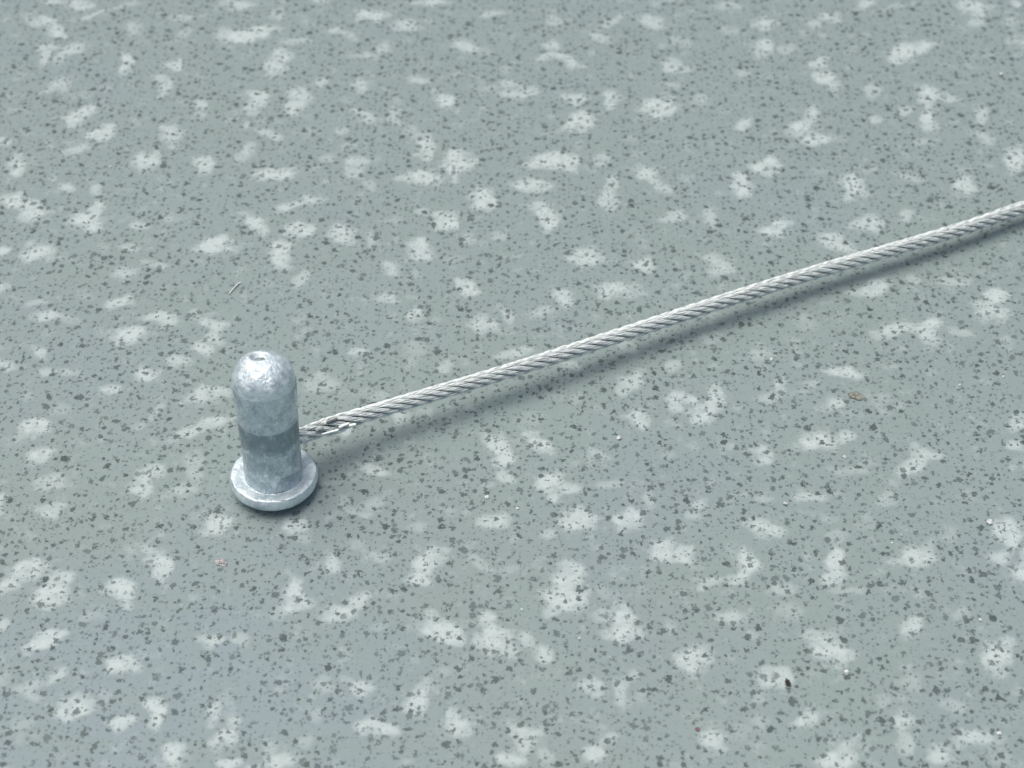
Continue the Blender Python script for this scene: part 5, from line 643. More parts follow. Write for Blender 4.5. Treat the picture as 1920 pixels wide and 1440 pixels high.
91.2,2.13,1.27,103,0.90;-182.6,67.3,1.52,0.74,134,0.70;-101.3,-34.2,1.27,0.98,101,0.60;38.4,198.3,1.27,1.20,1,0.35;-160.6,-23.0,1.15,0.83,84,0.70;-
140.6,75.0,1.70,1.05,108,0.60;140.2,-80.8,2.12,0.96,9,0.70;-208.7,-107.5,1.79,1.13,131,0.50;205.3,73.8,2.27,1.47,130,0.90;-70.8,-
148.6,1.28,0.76,45,0.40;92.8,119.8,1.58,1.13,110,0.30;-171.4,-124.8,1.62,1.18,88,0.70;-109.2,7.5,1.20,0.57,79,0.90;-
179.7,50.5,0.95,0.80,46,0.20;134.7,204.6,1.01,0.69,48,0.70;-110.5,8.9,2.12,1.36,27,1.05;165.1,106.7,1.15,0.83,95,0.70;118.4,195.7,1.11,0.71,36,0.30;198.4,-
45.6,1.74,1.27,17,0.70;-169.7,217.0,1.53,1.36,163,0.70;-
169.0,164.3,1.89,1.34,93,0.85;115.5,170.4,2.53,1.38,165,1.00;190.1,30.5,1.25,1.07,74,0.80;177.4,56.6,1.94,1.55,87,0.95;82.2,-
51.3,1.70,1.07,33,0.70;152.8,140.8,2.77,1.12,96,0.90;170.6,210.3,1.36,1.13,47,0.50;156.3,169.0,2.04,0.76,46,0.60;206.1,69.0,2.11,1.57,19,0.80;-
190.6,181.3,1.20,0.86,163,0.60;92.4,137.4,2.53,1.38,134,1.00;-132.9,-30.0,1.69,1.11,59,0.45;-140.2,72.7,1.50,1.26,137,0.95;-55.9,198.6,1.20,0.86,16,0.60;-3.6,-
149.4,1.54,1.19,28,0.70;-197.4,-120.8,0.81,0.47,35,0.40;-188.2,54.3,0.99,0.77,50,0.50;188.2,-77.6,1.83,1.13,155,0.95;119.1,-36.9,1.57,1.30,35,0.90;-
209.6,169.7,1.40,0.99,6,0.70;72.6,-77.9,2.33,1.21,140,0.30;127.9,-20.1,1.25,1.07,1,0.80;117.5,36.8,1.56,1.11,98,0.90;-157.2,131.1,1.94,1.69,111,0.90;-
93.7,150.8,2.35,1.29,80,1.05;-128.8,-101.6,1.63,1.17,171,0.80;-134.1,45.0,1.60,1.09,130,0.90;-201.3,131.8,1.93,1.29,125,0.80;187.4,99.7,1.15,0.83,5,0.70;132.8,-
48.7,0.97,0.83,124,0.40;188.2,58.7,1.12,1.06,56,0.50;85.8,-16.5,2.09,1.59,13,0.90;209.9,-28.0,2.01,1.10,125,0.80;-138.6,195.5,1.09,0.94,123,0.30;162.2,-
27.5,1.86,1.01,176,0.60;88.3,4.7,2.63,1.20,48,0.80;-40.3,127.8,1.20,0.70,27,0.40;167.7,56.2,1.64,0.74,104,0.50;47.4,-132.3,1.50,0.87,8,0.60;-185.8,-
54.2,2.29,1.68,64,1.05;145.7,175.3,1.64,0.91,55,0.50;147.1,92.9,1.63,1.04,142,0.80;-21.4,177.7,1.46,0.92,155,0.85;-150.8,197.8,0.96,0.64,173,0.20;74.3,-
144.7,2.79,2.28,177,1.10;-202.2,84.4,1.60,1.21,26,0.90;199.1,94.8,1.11,0.83,53,0.40;-141.0,-6.1,1.40,0.99,122,0.70;161.9,40.1,3.29,1.08,19,0.95;-
155.2,165.8,1.00,0.91,150,0.60;70.1,-143.3,2.63,1.35,9,1.10;19.9,111.4,1.63,0.79,85,0.80;-80.9,192.3,1.01,0.69,114,0.50;-99.2,116.4,1.26,0.92,70,0.40;194.7,-
133.9,1.16,0.84,113,0.70;150.1,-46.9,1.89,1.09,108,0.70;139.9,-131.7,2.16,1.25,115,1.00;-199.0,7.8,1.56,1.49,104,0.85;172.4,-53.0,1.34,1.03,30,0.30;-
129.1,24.7,1.76,1.41,20,0.95;2.4,-102.1,4.06,2.00,164,1.10;152.0,-55.2,2.38,1.76,72,1.10;-7.3,-89.4,1.93,1.29,97,0.80;-108.6,64.2,2.33,0.91,43,0.80;-29.7,-
83.7,1.56,1.31,112,1.00;187.7,113.1,1.49,0.90,105,0.60;-28.1,-61.0,1.87,0.92,171,0.60;93.9,48.0,1.20,0.70,104,0.40;-161.2,-16.2,1.31,0.48,13,0.70;-34.8,-
110.4,1.31,0.79,120,0.80;-42.3,-88.1,0.82,0.53,57,0.70;174.1,13.3,1.53,0.84,167,0.60;-80.5,-91.3,1.59,1.14,124,0.95;-4.9,-100.1,0.83,0.61,156,0.50;-190.8,-
67.0,1.49,1.05,132,0.80;-187.1,-98.3,1.56,1.03,126,0.85;-105.1,-155.5,1.56,0.98,77,0.80;-85.9,33.8,1.36,1.13,28,0.50;-105.5,-149.0,1.87,1.06,92,0.40;-159.6,-
12.6,2.26,1.54,174,0.95;138.1,-89.1,0.81,0.47,140,0.40;12.7,98.8,0.95,0.80,141,0.20;171.8,143.9,2.18,1.13,123,0.50;90.6,-150.5,1.39,0.91,43,0.80;-79.2,-
4.9,1.49,1.05,143,0.80;-195.0,17.8,1.27,0.98,161,0.60;-103.4,11.5,1.29,0.82,58,0.60;-185.9,-132.8,1.43,1.19,31,0.70;103.5,-68.9,1.07,0.83,31,0.60;130.5,-
77.1,1.50,1.06,150,0.80;114.7,24.8,1.81,1.60,178,1.00;19.2,-156.8,1.39,0.91,39,0.80;-26.9,-
93.2,1.39,1.02,48,0.50;177.9,215.8,1.43,1.21,146,0.50;95.5,197.7,1.15,0.91,160,0.50;-28.3,133.2,1.39,0.91,13,0.80;-155.7,-4.5,1.45,0.99,136,0.90;49.5,-
123.8,1.14,0.87,141,0.80;181.3,-131.3,0.91,0.59,5,0.50;150.4,39.0,1.01,0.86,25,0.70;198.9,169.0,2.19,0.83,141,0.60;138.0,75.8,1.74,1.27,0,0.70;-
202.7,50.6,2.49,1.57,20,1.00;-167.0,-132.6,1.01,0.86,150,0.30;-190.9,154.5,2.22,1.70,20,0.90;-80.7,26.9,2.33,1.07,44,0.90;111.5,-
154.7,1.57,0.96,14,0.60;90.4,156.4,1.39,0.91,32,0.80;-165.9,61.2,1.20,0.57,143,0.90;-189.6,68.1,1.43,1.19,141,0.70;98.9,37.4,1.01,0.86,10,0.70;-175.5,-
156.6,1.23,1.13,95,0.80;65.5,150.3,1.75,1.46,13,0.80;-169.3,31.9,1.52,0.94,178,0.55;182.0,-123.8,2.59,1.32,92,0.80;199.6,173.0,1.60,1.56,84,0.80;-92.8,-
156.9,1.39,1.10,22,1.00;-69.5,203.3,1.96,0.93,52,0.70;-149.5,123.8,1.65,0.79,100,0.80;-96.4,-36.4,2.09,1.59,153,0.90;-159.9,43.4,0.83,0.65,93,0.70;-57.7,-
82.6,0.95,0.80,124,0.20;195.8,-154.1,1.83,1.11,30,0.80;-142.0,84.2,2.00,1.09,150,0.50;-148.9,-82.7,1.09,0.89,76,0.70;-
182.9,203.6,2.09,1.59,159,0.90;87.3,3.1,1.37,1.08,98,0.70;-72.7,-127.6,1.68,1.27,58,0.80;95.7,27.6,1.22,0.77,165,0.80;196.9,-54.8,1.63,1.17,10,0.80;-84.1,-
126.7,0.95,0.80,41,0.20;-115.4,51.3,2.09,1.83,129,1.05;139.5,-146.7,1.33,1.28,82,0.70;-66.7,-
98.4,1.83,1.13,134,0.95;152.3,72.2,1.27,0.96,138,0.90;1.3,186.6,1.27,0.98,177,0.60;-114.0,-147.3,1.87,0.92,107,0.60;149.4,-48.1,1.96,1.29,32,0.90;-
88.4,15.6,2.49,1.57,70,1.00;-204.5,165.3,2.04,0.76,8,0.60;-81.2,-26.9,1.70,1.22,60,0.95;-54.2,184.3,1.56,1.49,47,0.85;-181.1,73.7,1.49,0.90,107,0.60;-125.7,-
56.4,2.18,1.13,174,0.50;90.1,189.1,1.40,0.99,132,0.70;-119.7,0.4,1.79,0.91,61,0.60;-
57.9,170.5,1.36,1.13,107,0.50;67.5,128.0,1.69,0.98,31,0.70;27.6,116.7,2.32,1.40,45,0.95;-99.4,60.9,2.12,1.39,9,0.80;154.6,146.8,1.37,1.15,121,0.80;-191.6,-
138.8,0.88,0.80,36,0.20;-2.2,-68.3,1.56,1.49,114,0.85;144.3,210.9,0.94,0.90,173,0.80;-54.0,-
147.7,1.55,1.07,58,0.80;93.7,110.1,2.01,1.43,122,1.00;13.5,123.1,2.03,1.48,139,1.00;95.6,17.1,0.83,0.61,99,0.50;-138.4,-57.6,1.31,0.48,108,0.70;-
204.4,203.5,2.33,1.60,13,1.05;-151.4,195.5,0.94,0.82,121,0.50;130.1,-27.5,0.89,0.59,87,0.70;-111.9,46.2,1.47,0.92,93,0.60;200.6,69.1,2.25,1.35,17,1.05;-159.5,-
96.6,2.33,1.73,74,0.80;13.8,-90.7,2.59,1.32,55,0.80;-132.8,61.8,1.69,1.15,18,0.80;-173.5,-56.6,0.86,0.80,28,0.70;-129.1,-
150.9,1.43,0.94,10,0.80;138.7,158.5,2.04,1.00,74,0.70;-55.8,107.0,2.61,1.42,100,0.90;-204.1,-149.4,1.23,1.07,12,0.70;190.5,104.6,2.19,0.83,102,0.60;-125.6,-
99.8,0.86,0.82,52,0.70;-210.3,83.8,1.65,0.61,85,0.50;155.4,9.3,2.71,2.12,42,0.95;130.8,126.4,1.92,1.16,0,0.80;-3.3,103.5,0.94,0.82,105,0.50;7.3,178.4,1.18,0.73,178,0.30;-
172.4,-24.1,2.32,1.34,61,0.90;147.3,-104.6,1.63,1.04,144,0.80;-13.7,201.0,1.68,1.47,148,0.90;-184.0,189.0,1.39,1.10,54,1.00;114.0,53.0,1.60,1.34,7,1.00;-
65.1,128.1,2.35,1.29,81,1.05;-114.8,22.6,1.06,0.96,105,0.60;44.8,-127.6,1.57,1.10,43,0.90;150.4,-52.5,0.96,0.64,134,0.20;-100.4,36.4,1.93,1.63,157,1.00;-
29.0,170.1,1.93,1.63,166,1.00;164.2,-47.1,1.43,0.79,100,0.60;-173.1,-53.3,1.81,1.60,30,1.00;120.7,-2.9,1.35,1.05,6,0.90;-206.2,-37.1,1.56,0.98,8,0.80;-170.9,-
74.4,1.32,1.25,9,0.80;15.2,153.5,0.83,0.65,135,0.70;-154.1,100.2,1.91,1.36,148,1.05;-163.0,23.4,1.47,1.11,108,0.60;-19.1,202.5,1.52,0.71,34,0.80;-
140.3,38.3,1.98,1.46,173,0.90;163.0,-3.0,2.32,1.34,131,0.90;-81.8,101.9,1.01,0.69,137,0.70;185.4,-56.2,2.16,1.25,5,1.00;-86.3,-70.5,1.11,0.85,9,0.80;-
134.0,136.7,1.52,0.94,78,0.80;69.0,157.8,1.36,0.70,91,0.60;-142.9,-51.2,2.57,1.52,153,1.00;-64.9,202.8,1.52,0.82,111,0.60;172.7,66.6,3.60,1.67,10,1.05;149.6,-
102.4,1.68,1.47,36,0.90;-169.4,103.1,2.25,1.35,8,1.05;64.7,98.8,2.03,1.48,148,1.00;178.8,-157.6,1.15,0.83,40,0.70;-172.5,89.6,1.70,1.11,61,0.90;-99.2,-
65.1,1.42,1.05,125,1.00;4.5,189.9,1.46,0.92,94,0.85;-162.0,149.2,1.58,1.20,11,0.90;107.7,197.3,0.89,0.59,48,0.70;181.3,195.7,1.25,0.64,23,0.60;-183.8,-
64.2,1.68,1.59,62,1.00;127.1,87.7,2.47,1.41,16,0.95;83.8,106.4,1.63,0.79,31,0.80;151.2,-109.9,1.71,1.16,91,0.80;109.0,116.7,1.60,1.33,168,0.50;119.2,-
31.0,0.97,0.82,96,0.80;-40.7,-103.4,1.94,1.62,94,1.00;137.6,124.1,1.66,1.61,35,0.95;-96.8,60.7,0.97,0.79,175,0.30;81.3,13.5,2.63,1.20,158,0.80;136.1,-
62.2,0.94,0.82,88,0.50;-212.4,154.9,1.19,0.92,167,0.70;141.5,183.0,1.63,1.03,14,0.80;-159.2,54.9,0.93,0.65,89,0.30;111.1,77.1,2.83,1.58,17,1.00;-28.0,-
139.0,1.62,1.31,143,0.90;-203.9,144.9,1.65,0.79,34,0.80"""
def axis(lo, hi, stepmm, far):
    a = list(np.arange(lo, hi + 1e-6, stepmm)); d = stepmm
    while a[-1] < far: d *= 1.25; a.append(a[-1] + d)
    d = stepmm
    while a[0] > -far: d *= 1.25; a.insert(0, a[0] - d)
    return np.array(a)
def build_floor():
    xs, ys = axis(-125, 125, 0.36, 1500), axis(-95, 140, 0.36, 1500)
    nx, ny = len(xs), len(ys)
    X, Y = np.meshgrid(xs, ys)
    shape = np.zeros((ny, nx), np.float32); strength = np.zeros((ny, nx), np.float32)
    def rough(cell, amp):                                   # smooth random field used to fray the flake outlines
        gx, gy = (xs - xs[0]) / cell, (ys - ys[0]) / cell
        gx, gy = np.minimum(gx, 900), np.minimum(gy, 900)
        g = np.random.uniform(-amp, amp, (int(gy.max()) + 3, int(gx.max()) + 3))
        i, j = gx.astype(int), gy.astype(int); u, v = gx - i, gy - j
        u, v = u * u * (3 - 2 * u), v * v * (3 - 2 * v)
        a = g[j][:, i] * (1 - u) + g[j][:, i + 1] * u; b = g[j + 1][:, i] * (1 - u) + g[j + 1][:, i + 1] * u
        return a * (1 - v)[:, None] + b * v[:, None]
    WX = rough(2.6, 0.85) + rough(1.2, 0.75); WY = rough(2.5, 0.75) + rough(1.1, 0.7)
    for f in FLAKES.replace("\n", "").split(";"):
        x, y, rx, ry, a, k = map(float, f.split(","))
        m = 1.6 * max(rx, ry) + 2.0
        i0, i1 = np.searchsorted(xs, [x - m, x + m]); j0, j1 = np.searchsorted(ys, [y - m, y + m])
        if i1 <= i0 or j1 <= j0: continue
        dx, dy = X[j0:j1, i0:i1] - x + WX[j0:j1, i0:i1], Y[j0:j1, i0:i1] - y + WY[j0:j1, i0:i1]
        ca, sa = math.cos(R(a)), math.sin(R(a))
        q = np.sqrt(((dx * ca + dy * sa) / rx) ** 2 + ((-dx * sa + dy * ca) / ry) ** 2)
        v = np.clip(1.55 - q, 0, 1).astype(np.float32)
        s0, k0 = shape[j0:j1, i0:i1], strength[j0:j1, i0:i1]
        better = v * k > s0 * k0
        strength[j0:j1, i0:i1] = np.where(better, k, k0); shape[j0:j1, i0:i1] = np.where(better, v, s0)
    me = bpy.data.meshes.new("floor")
    co = np.zeros((nx * ny, 3), np.float32); co[:, 0] = X.ravel() * MM; co[:, 1] = Y.ravel() * MM
    idx = np.arange(nx * ny).reshape(ny, nx)
    q = np.stack([idx[:-1, :-1], idx[:-1, 1:], idx[1:, 1:], idx[1:, :-1]], -1).reshape(-1, 4)
    me.vertices.add(len(co)); me.vertices.foreach_set("co", co.ravel())
    me.loops.add(q.size); me.loops.foreach_set("vertex_index", q.ravel().astype(np.int32))
    me.polygons.add(len(q)); me.polygons.foreach_set("loop_start", np.arange(0, q.size, 4, dtype=np.int32))
    me.update(calc_edges=True)
    for nm, arr in (("flake_shape", shape), ("flake_strength", strength)):
        at = me.attributes.new(nm, 'FLOAT', 'POINT'); at.data.foreach_set("value", arr.ravel())
    o = bpy.data.objects.new("floor", me); COL.objects.link(o)
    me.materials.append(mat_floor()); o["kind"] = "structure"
    o["label"] = "grey-green vinyl floor printed with pale flakes and dark specks"
    return o
build_floor()

# ------------------------------------------------------------------ mesh helpers
def mesh_obj(name, verts, faces, mat, parent=None, smooth=True):
    me = bpy.data.meshes.new(name); me.from_pydata([tuple(v) for v in verts], [], faces); me.update()
    if smooth: me.polygons.foreach_set("use_smooth", [True] * len(me.polygons))
    me.materials.append(mat)
    o = bpy.data.objects.new(name, me); COL.objects.link(o)
    if parent: o.parent = parent
    return o
def smooth_profile(pts, per=5):
    out = []
    for (r0, z0), (r1, z1) in zip(pts[:-1], pts[1:]):
        for i in range(per): out.append((r0 + (r1 - r0) * i / per, z0 + (z1 - z0) * i / per))
    return out + [pts[-1]]
def lathe(name, prof, mat, parent, seg=160, amp=0.0, freq=0.4, seed=0.0, close=True, dent=None, shift=None):
    vs_, fs = [], []
    for r, z in prof:
        for k in range(seg):
            a = 2 * math.pi * k / seg
            p = Vector((r * math.cos(a), r * math.sin(a), z))
            d = noise.noise((p + Vector((seed, seed, seed))) * freq) + 0.5 * noise.noise((p + Vector((seed, 9, seed))) * freq * 2.7)
            rr = r + amp * d * (1 if r > 0.4 else 0)
            if dent and z > dent[0]:
                e = noise.noise(p * 0.9 + Vector((4, 4, 4))) + 0.8 * noise.noise(p * 2.1) + 0.5 * noise.noise(p * 4.3)
                d += e * dent[1] / max(amp, 1e-6); rr += dent[1] * e * (1 if r > 0.4 else 0)
            ox, oy, sl_ = shift(z) if shift else (0, 0, 0)
            vs_.append(Vector((rr * math.cos(a) + ox, rr * math.sin(a) + oy, z + 0.5 * amp * d - sl_ * rr * math.sin(a))) * MM)
    n = len(prof)
    for i in range(n - 1):
        for k in range(seg):
            k2 = (k + 1) % seg
            fs.append((i * seg + k, i * seg + k2, (i + 1) * seg + k2, (i + 1) * seg + k))
    if close:
        fs.append(tuple(range(seg - 1, -1, -1))); fs.append(tuple((n - 1) * seg + k for k in range(seg)))
    return mesh_obj(name, vs_, fs, mat, parent)

# ------------------------------------------------------------------ the cable with its end pin
ZINC, HAMMER, STEEL = mat_zinc(), mat_bright_zinc(), mat_steel()
DULL = mat_steel("darkened steel wire", (0.48, 0.54, 0.525), (0.70, 0.77, 0.75))
DARK = mat_plain("dark wire and gap shade", (0.09, 0.11, 0.11), (0.15, 0.17, 0.18), 0.8)
GREY = mat_plain("dull zinc", (0.26, 0.31, 0.315), (0.38, 0.43, 0.43), 0.7)
U = 0.0727                                            # one photo pixel at the middle distance, in mm
BASE = Vector((-30.51, -18.34, 0.0)) * MM
root = bpy.data.objects.new("control_cable", None); COL.objects.link(root); root.location = BASE
root.empty_display_size = 0.005
root["label"] = "steel cable with a round-headed zinc end pin standing upright on the flecked floor"
root["category"] = "cable"
lean, laz = R(5.0), R(80.0)
axis_v = Vector((math.sin(lean) * math.cos(laz), math.sin(lean) * math.sin(laz), math.cos(lean)))
tilt = Vector((0, 0, 1)).rotation_difference(axis_v)
LIFT = 5.6 * U * MM

def arc(cx, cz, rx, rz, a0, a1, n):
    return [(cx + rx * math.cos(R(a0 + (a1 - a0) * i / n)), cz + rz * math.sin(R(a0 + (a1 - a0) * i / n))) for i in range(n + 1)]
# head: rounded underside, fat rim, top falling slightly outwards
hp = [(8, 0), (40, 0)] + arc(58, 18, 19.0, 18, -80, 22, 14) + [(75.0, 27.5), (74.4, 29.0), (73.2, 30.0), (71.5, 30.2), (66, 29.2), (60, 27.8), (55, 26.6), (51.5, 25.6), (50.4, 26.0), (49.5, 30), (49, 40)]
head = lathe("head", [(r * U, z * U) for r, z in hp], HAMMER, root, amp=0.08, freq=0.6, seed=3.0, dent=(20 * U, 0.022))
# shank: slightly thicker towards the domed tip, sunken centre mark at the apex
sp = [(51.0, 24), (50.6, 60), (50.8, 104), (51.4, 140), (52.2, 180), (52.8, 200), (53.6, 225), (54.2, 240), (53.4, 243)]
sp = smooth_profile(sp, 5)
dome = [(52.8 * math.cos(R(t)) ** 0.90, 245 + 46 * math.sin(R(t)) ** 0.96) for t in np.linspace(2, 73.5, 31)]
sp = sp + dome + [(14.2, 288.5), (13.0, 285.0), (10.5, 280.5), (6.0, 278.5), (2.0, 278.0)]
def tip_shift(z):
    f = max(0.0, (z / U - 262) / 28.0); f = min(1.0, f) ** 1.5
    return (-5.5 * U * f, 10.0 * U * f, 0.22 * f) if z / U > 262 else (0.0, 0.0, 0.0)
shank = lathe("shank", [(r * U, z * U) for r, z in sp], ZINC, root, amp=0.07, freq=0.45, seed=8.0, dent=(246 * U, 0.035), shift=tip_shift)
mk = lathe("centre_mark", [(9.6 * U, 281.6 * U), (6.0 * U, 280.0 * U), (1.0 * U, 279.6 * U)], GREY, shank, seg=40, shift=lambda z: (-5.2 * U, 9.4 * U, 0.2))
for o in (head, shank):
    o.rotation_mode = 'QUATERNION'; o.rotation_quaternion = tilt; o.location = (0, 0, LIFT)
shank.data.materials.append(HAMMER)                    # the hammered dome
nsh = len(sp) - len(dome) - 5
for p in shank.data.polygons:
    if p.center.z > 243.5 * U * MM: p.material_index = 1

# rope: knots in mm, x -> (y, z)
K = np.array([[-26.91, -14.50, 5.58], [-23.37, -12.65, 5.39], [-18.05, -9.85, 5.10], [-8.45, -5.50, 4.68], [-4.25, -3.75, 4.50], [7.22, 1.88, 4.18], [19.10, 7.50, 3.87], [29.86, 12.79, 3.63], [40.93, 17.79, 3.40], [58.15, 25.40, 3.05], [76.34, 34.20, 2.70]])
cy = np.polyfit(K[:, 0], K[:, 1], 5)
RR = 15.0 * U
xs = np.arange(-29.11, 150.0, 0.30)
yl = np.where(xs < 74, np.polyval(cy, xs), 0); i74 = np.searchsorted(xs, 74.0) - 1
sl = 0.478
yl[i74 + 1:] = yl[i74] + sl * (xs[i74 + 1:] - xs[i74])
zl = np.maximum(np.interp(xs, K[:, 0], K[:, 2]), RR + 0.02)
zl[i74 + 1:] = np.maximum(zl[i74] - 0.025 * (xs[i74 + 1:] - xs[i74]), RR + 0.02)
zl = np.convolve(np.pad(zl, 15, mode="edge"), np.ones(31) / 31, mode="valid")
path = np.stack([xs, yl, zl], 1) - np.array(BASE) / MM
def frames(P):
    T = np.gradient(P, axis=0); T /= np.linalg.norm(T, axis=1)[:, None]
    N = np.cross(T, [0, 0, 1.0]); N /= np.linalg.norm(N, axis=1)[:, None]
    return T, N, np.cross(N, T)
def coil(P, rad, pitch, phase, wob=0.0):
    T, N, B = frames(P)
    s = np.concatenate([[0], np.cumsum(np.linalg.norm(np.diff(P, axis=0), axis=1))])
    a = 2 * np.pi * s / pitch + phase
    if wob: a = a + wob * np.sin(s * 0.9 + phase * 5) + wob * np.sin(s * 2.3 + phase * 11)
    return P + rad * (np.cos(a)[:, None] * N + np.sin(a)[:, None] * B)
def tube(P, r, seg=6):
    T, N, B = frames(P); n = len(P)
    a = 2 * np.pi * np.arange(seg) / seg
    V = P[:, None, :] + r * (np.cos(a)[None, :, None] * N[:, None, :] + np.sin(a)[None, :, None] * B[:, None, :])
    i = np.arange(n - 1)[:, None] * seg; k = np.arange(seg)[None, :]; k2 = (np.arange(seg)[None, :] + 1) % seg
    F = np.stack([i + k, i + k2, i + seg + k2, i + seg + k], -1).reshape(-1, 4)
    return V.reshape(-1, 3), F
LAY, HAND = 165 * U, -1.0
FL = (1.0 + 0.16 * np.exp(-((xs - xs[0] - 6.0) / 3.0) ** 2) + 0.06 * np.exp(-((xs - xs[0]) / 2.5) ** 2))[:, None]
rs = RR / 3.0; rw = rs / 3.0
def strand(name, P, phase, mat=STEEL):
    vv, ff, off = [], [], 0
    for w in range(7):
        C = P if w == 6 else coil(P, 2 * rw * 0.93, -HAND * 52 * U, phase * 2.399 + w * math.pi / 3, 0.22)
        V, F = tube(C, rw * (0.82 if w < 6 else 0.8)); vv.append(V); ff.append(F + off); off += len(V)
    V = np.concatenate(vv) * MM; F = np.concatenate(ff)
    o = mesh_obj(name, V, [tuple(f) for f in F.tolist()], mat, root)
    if mat is STEEL:                                      # two outer wires and the core wire coloured darker, painting in gap shade
        o.data.materials.append(DULL)
        idx = np.zeros(len(F), np.int32); per = len(ff[0])
        for w in (1, 4, 6): idx[w * per:(w + 1) * per] = 1
        o.data.polygons.foreach_set("material_index", idx)
    return o
for k in range(6):
    strand("strand", coil(path, FL * 2 * rs * 1.03, HAND * LAY, k * math.pi / 3 + 0.4), k)
strand("core_strand", path, 0.3, DARK)  # core coloured dark to stand for shade between the strands

# bead of solder where the rope leaves the pin
bead_v, bead_f = [], []
bm = bmesh.new(); bmesh.ops.create_icosphere(bm, subdivisions=3, radius=1.0)
i_start = int(np.searchsorted(xs, -26.78))
p0 = Vector(path[np.searchsorted(xs, -26.78)].tolist())
for v in bm.verts:
    c = v.co.copy(); d = 1 + 0.25 * noise.noise(c * 2.2)
    v.co = (p0 + Vector((c.x * 0.75 + 0.15, c.y * 0.75 - 0.25, c.z * 0.85 - 0.25)) * d) * MM
me = bpy.data.meshes.new("solder_bead"); bm.to_mesh(me); bm.free()
me.polygons.foreach_set("use_smooth", [True] * len(me.polygons)); me.materials.append(STEEL)
bead = bpy.data.objects.new("solder_bead", me); COL.objects.link(bead); bead.parent = root

# broken wire ends standing off the rope where it leaves the pin
T0, N0, B0 = frames(path)
for k, (ix, ln, nn, bb, m_) in enumerate([(4, 1.1, 0.75, 0.75, GREY), (9, 1.5, 0.35, 1.0, DARK), (6, 2.2, 0.95, 0.1, STEEL), (13, 1.4, 1.02, 0.35, STEEL), (8, 2.6, 0.9, -0.45, STEEL), (17, 0.9, 0.98, 0.1, STEEL)]):
    q0 = path[i_start + ix] + RR * 1.05 * (nn * N0[ix] + bb * B0[ix]); dirv = T0[ix] * ln + N0[ix] * 0.15 * (k % 3) + B0[ix] * 0.12 * (k % 2)
    pts = np.stack([q0 + dirv * f for f in np.linspace(0, 1, 6)])
    V, F = tube(pts, 0.19, 8); n0 = len(V)
    faces = [tuple(f) for f in F.tolist()] + [tuple(range(n0 - 8, n0)), tuple(range(7, -1, -1))]
    mesh_obj("wire_stub", V * MM, faces, m_, root, smooth=False)

# ------------------------------------------------------------------ loose grit and crumbs lying on the floor
WHITE = mat_plain("white grit", (0.50, 0.55, 0.54), (0.70, 0.74, 0.73), 0.55)
BROWN = mat_plain("brown crumb", (0.11, 0.125, 0.10), (0.26, 0.28, 0.245), 0.8)
BLACK = mat_plain("black crumb", (0.012, 0.013, 0.013), (0.03, 0.03, 0.03), 0.6)
PINK = mat_plain("pinkish crumb", (0.24, 0.25, 0.25), (0.50, 0.50, 0.50), 0.7)
RED = mat_plain("dull red crumb", (0.16, 0.10, 0.11), (0.24, 0.15, 0.16), 0.7)
def crumb(name, x, y, sx, sy, sz, mat, label, cat, rough=0.35, rot=0.0, seed=0.0, group=None):
    bm = bmesh.new(); bmesh.ops.create_icosphere(bm, subdivisions=3, radius=1.0)
    for v in bm.verts:
        c = v.co.copy(); n_ = noise.noise(c * 1.3 + Vector((seed, seed * 2, 0))) + 0.6 * noise.noise(c * 3.1 + Vector((seed, 0, seed)))
        c *= 1 + rough * n_
        v.co = Vector((c.x * sx, c.y * sy, max(c.z, -0.5) * sz + 0.5 * sz)) * MM
    me = bpy.data.meshes.new(name); bm.to_mesh(me); bm.free(); me.materials.append(mat)
    o = bpy.data.objects.new(name, me); COL.objects.link(o)
    o.location = (x * MM, y * MM, 0.00002); o.rotation_euler = (0, 0, R(rot))
    o["label"] = label; o["category"] = cat
    if group: o["group"] = group
    return o
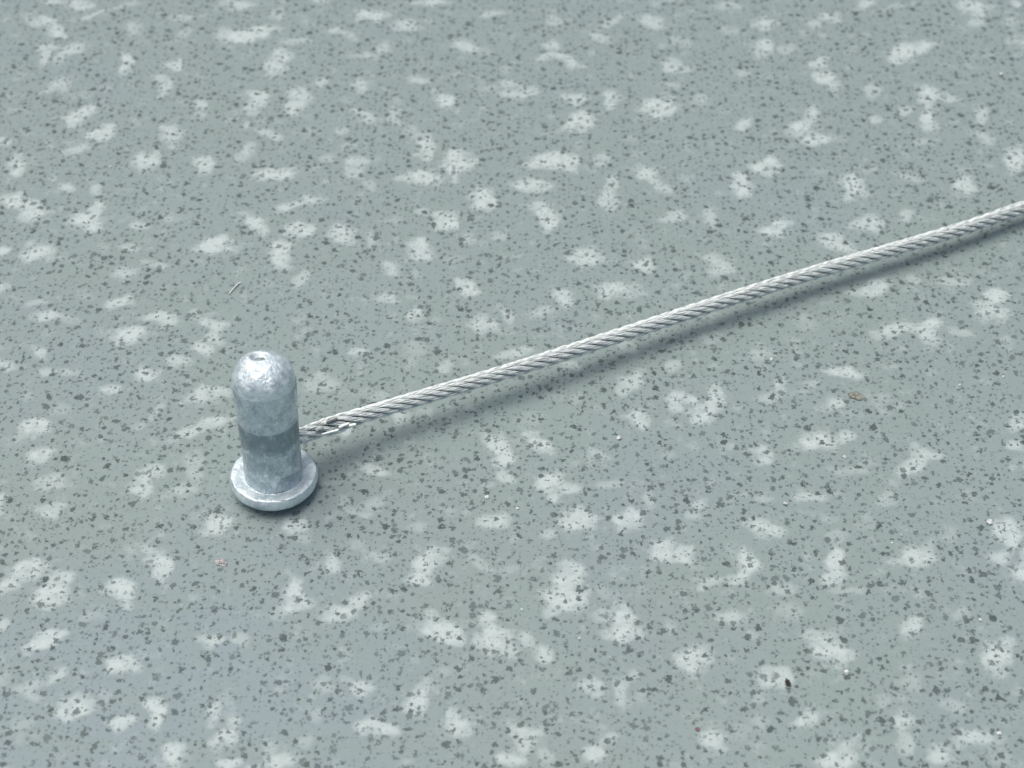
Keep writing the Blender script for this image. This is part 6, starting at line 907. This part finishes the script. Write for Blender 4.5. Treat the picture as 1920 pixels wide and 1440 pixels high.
GRIT = [
 (14.11, -10.00, .33, "largest round white grain on the floor below the middle of the cable"),
 (-3.21, -20.23, .31, "oval white grain on the floor right of the pin's round head"),
 (0.68, -22.09, .20, "small white grain just below right of the oval grain near the pin"),
 (39.18, -47.08, .36, "jagged bright white grain right of the black crumb at lower right"),
 (60.33, -24.37, .36, "tall white grain beside a pale flake at the right edge of the floor"),
 (48.88, -26.44, .19, "upper of two tiny white grains close together right of centre"),
 (47.48, -27.72, .18, "lower of two tiny white grains close together right of centre"),
 (56.30, -39.49, .24, "white grain alone near the right edge above the lower corner"),
 (55.41, -55.34, .30, "white grain on a pale flake in the bottom right corner"),
 (35.90, 4.71, .20, "white grain above right of centre just under the cable's shadow"),
 (60.95, -0.30, .24, "flat white grain right of the brown crumb"),
 (67.22, 1.32, .19, "tiny white grain nearest the right edge level with the brown crumb"),
 (43.49, -13.30, .24, "white grain straight below the brown crumb"),
 (34.86, -21.29, .24, "white grain below a blurred pale flake between brown and black crumbs"),
 (80.81, 71.05, .30, "white grain at the far right above the cable's upper end"),
 (43.55, 87.43, .30, "white grain at the far edge of the floor, top right"),
 (-62.39, 46.76, .27, "white grain alone at the upper left of the floor"),
 (1.22, -37.99, .20, "small white grain touching a dark speck at bottom middle"),
 (8.07, -42.14, .18, "tiny white grain beside a large dark speck at bottom middle"),
]
for i, (x, y, r, lab) in enumerate(GRIT):
    r *= 0.84
    crumb("grit_grain", x, y, r * random.uniform(0.9, 1.25), r * random.uniform(0.8, 1.2), r * random.uniform(0.7, 1.0), WHITE, lab, "grit",
          0.45, random.uniform(0, 360), i * 3.7, "white grit grains scattered on the floor")
crumb("brown_crumb", 46.57, -2.31, 1.05, 0.72, 0.16, BROWN, "brown flat crumb lying on the floor right of centre", "crumb", 0.5, -8, 5.0)
crumb("black_crumb", 32.14, -48.49, 0.28, 0.50, 0.22, BLACK, "black angular crumb on a pale flake at lower right", "crumb", 0.55, 12, 2.0)
crumb("pink_crumb", -35.98, -30.75, 0.75, 0.48, 0.25, PINK, "pinkish grey crumb on the floor below left of the pin", "crumb", 0.5, -15, 7.0)
crumb("red_crumb", 21.16, -54.78, 0.28, 0.28, 0.16, RED, "dull red crumb at the bottom edge of the floor", "crumb", 0.4, 0, 9.0)
# a pale splinter left above the pin
sv, sf = tube(np.array([[-0.62, -1.25, .05], [-0.42, -0.8, .10], [-0.12, -0.2, .16], [0.2, 0.35, .2], [0.42, 0.8, .14], [0.75, 1.15, .06]]), 0.11, 8)
sp_o = mesh_obj("splinter", sv * MM, [tuple(f) for f in sf.tolist()], WHITE)
sp_o.location = (-39.96 * MM, 19.12 * MM, 0.00005)
sp_o["label"] = "thin pale splinter lying on the floor above the pin"; sp_o["category"] = "splinter"
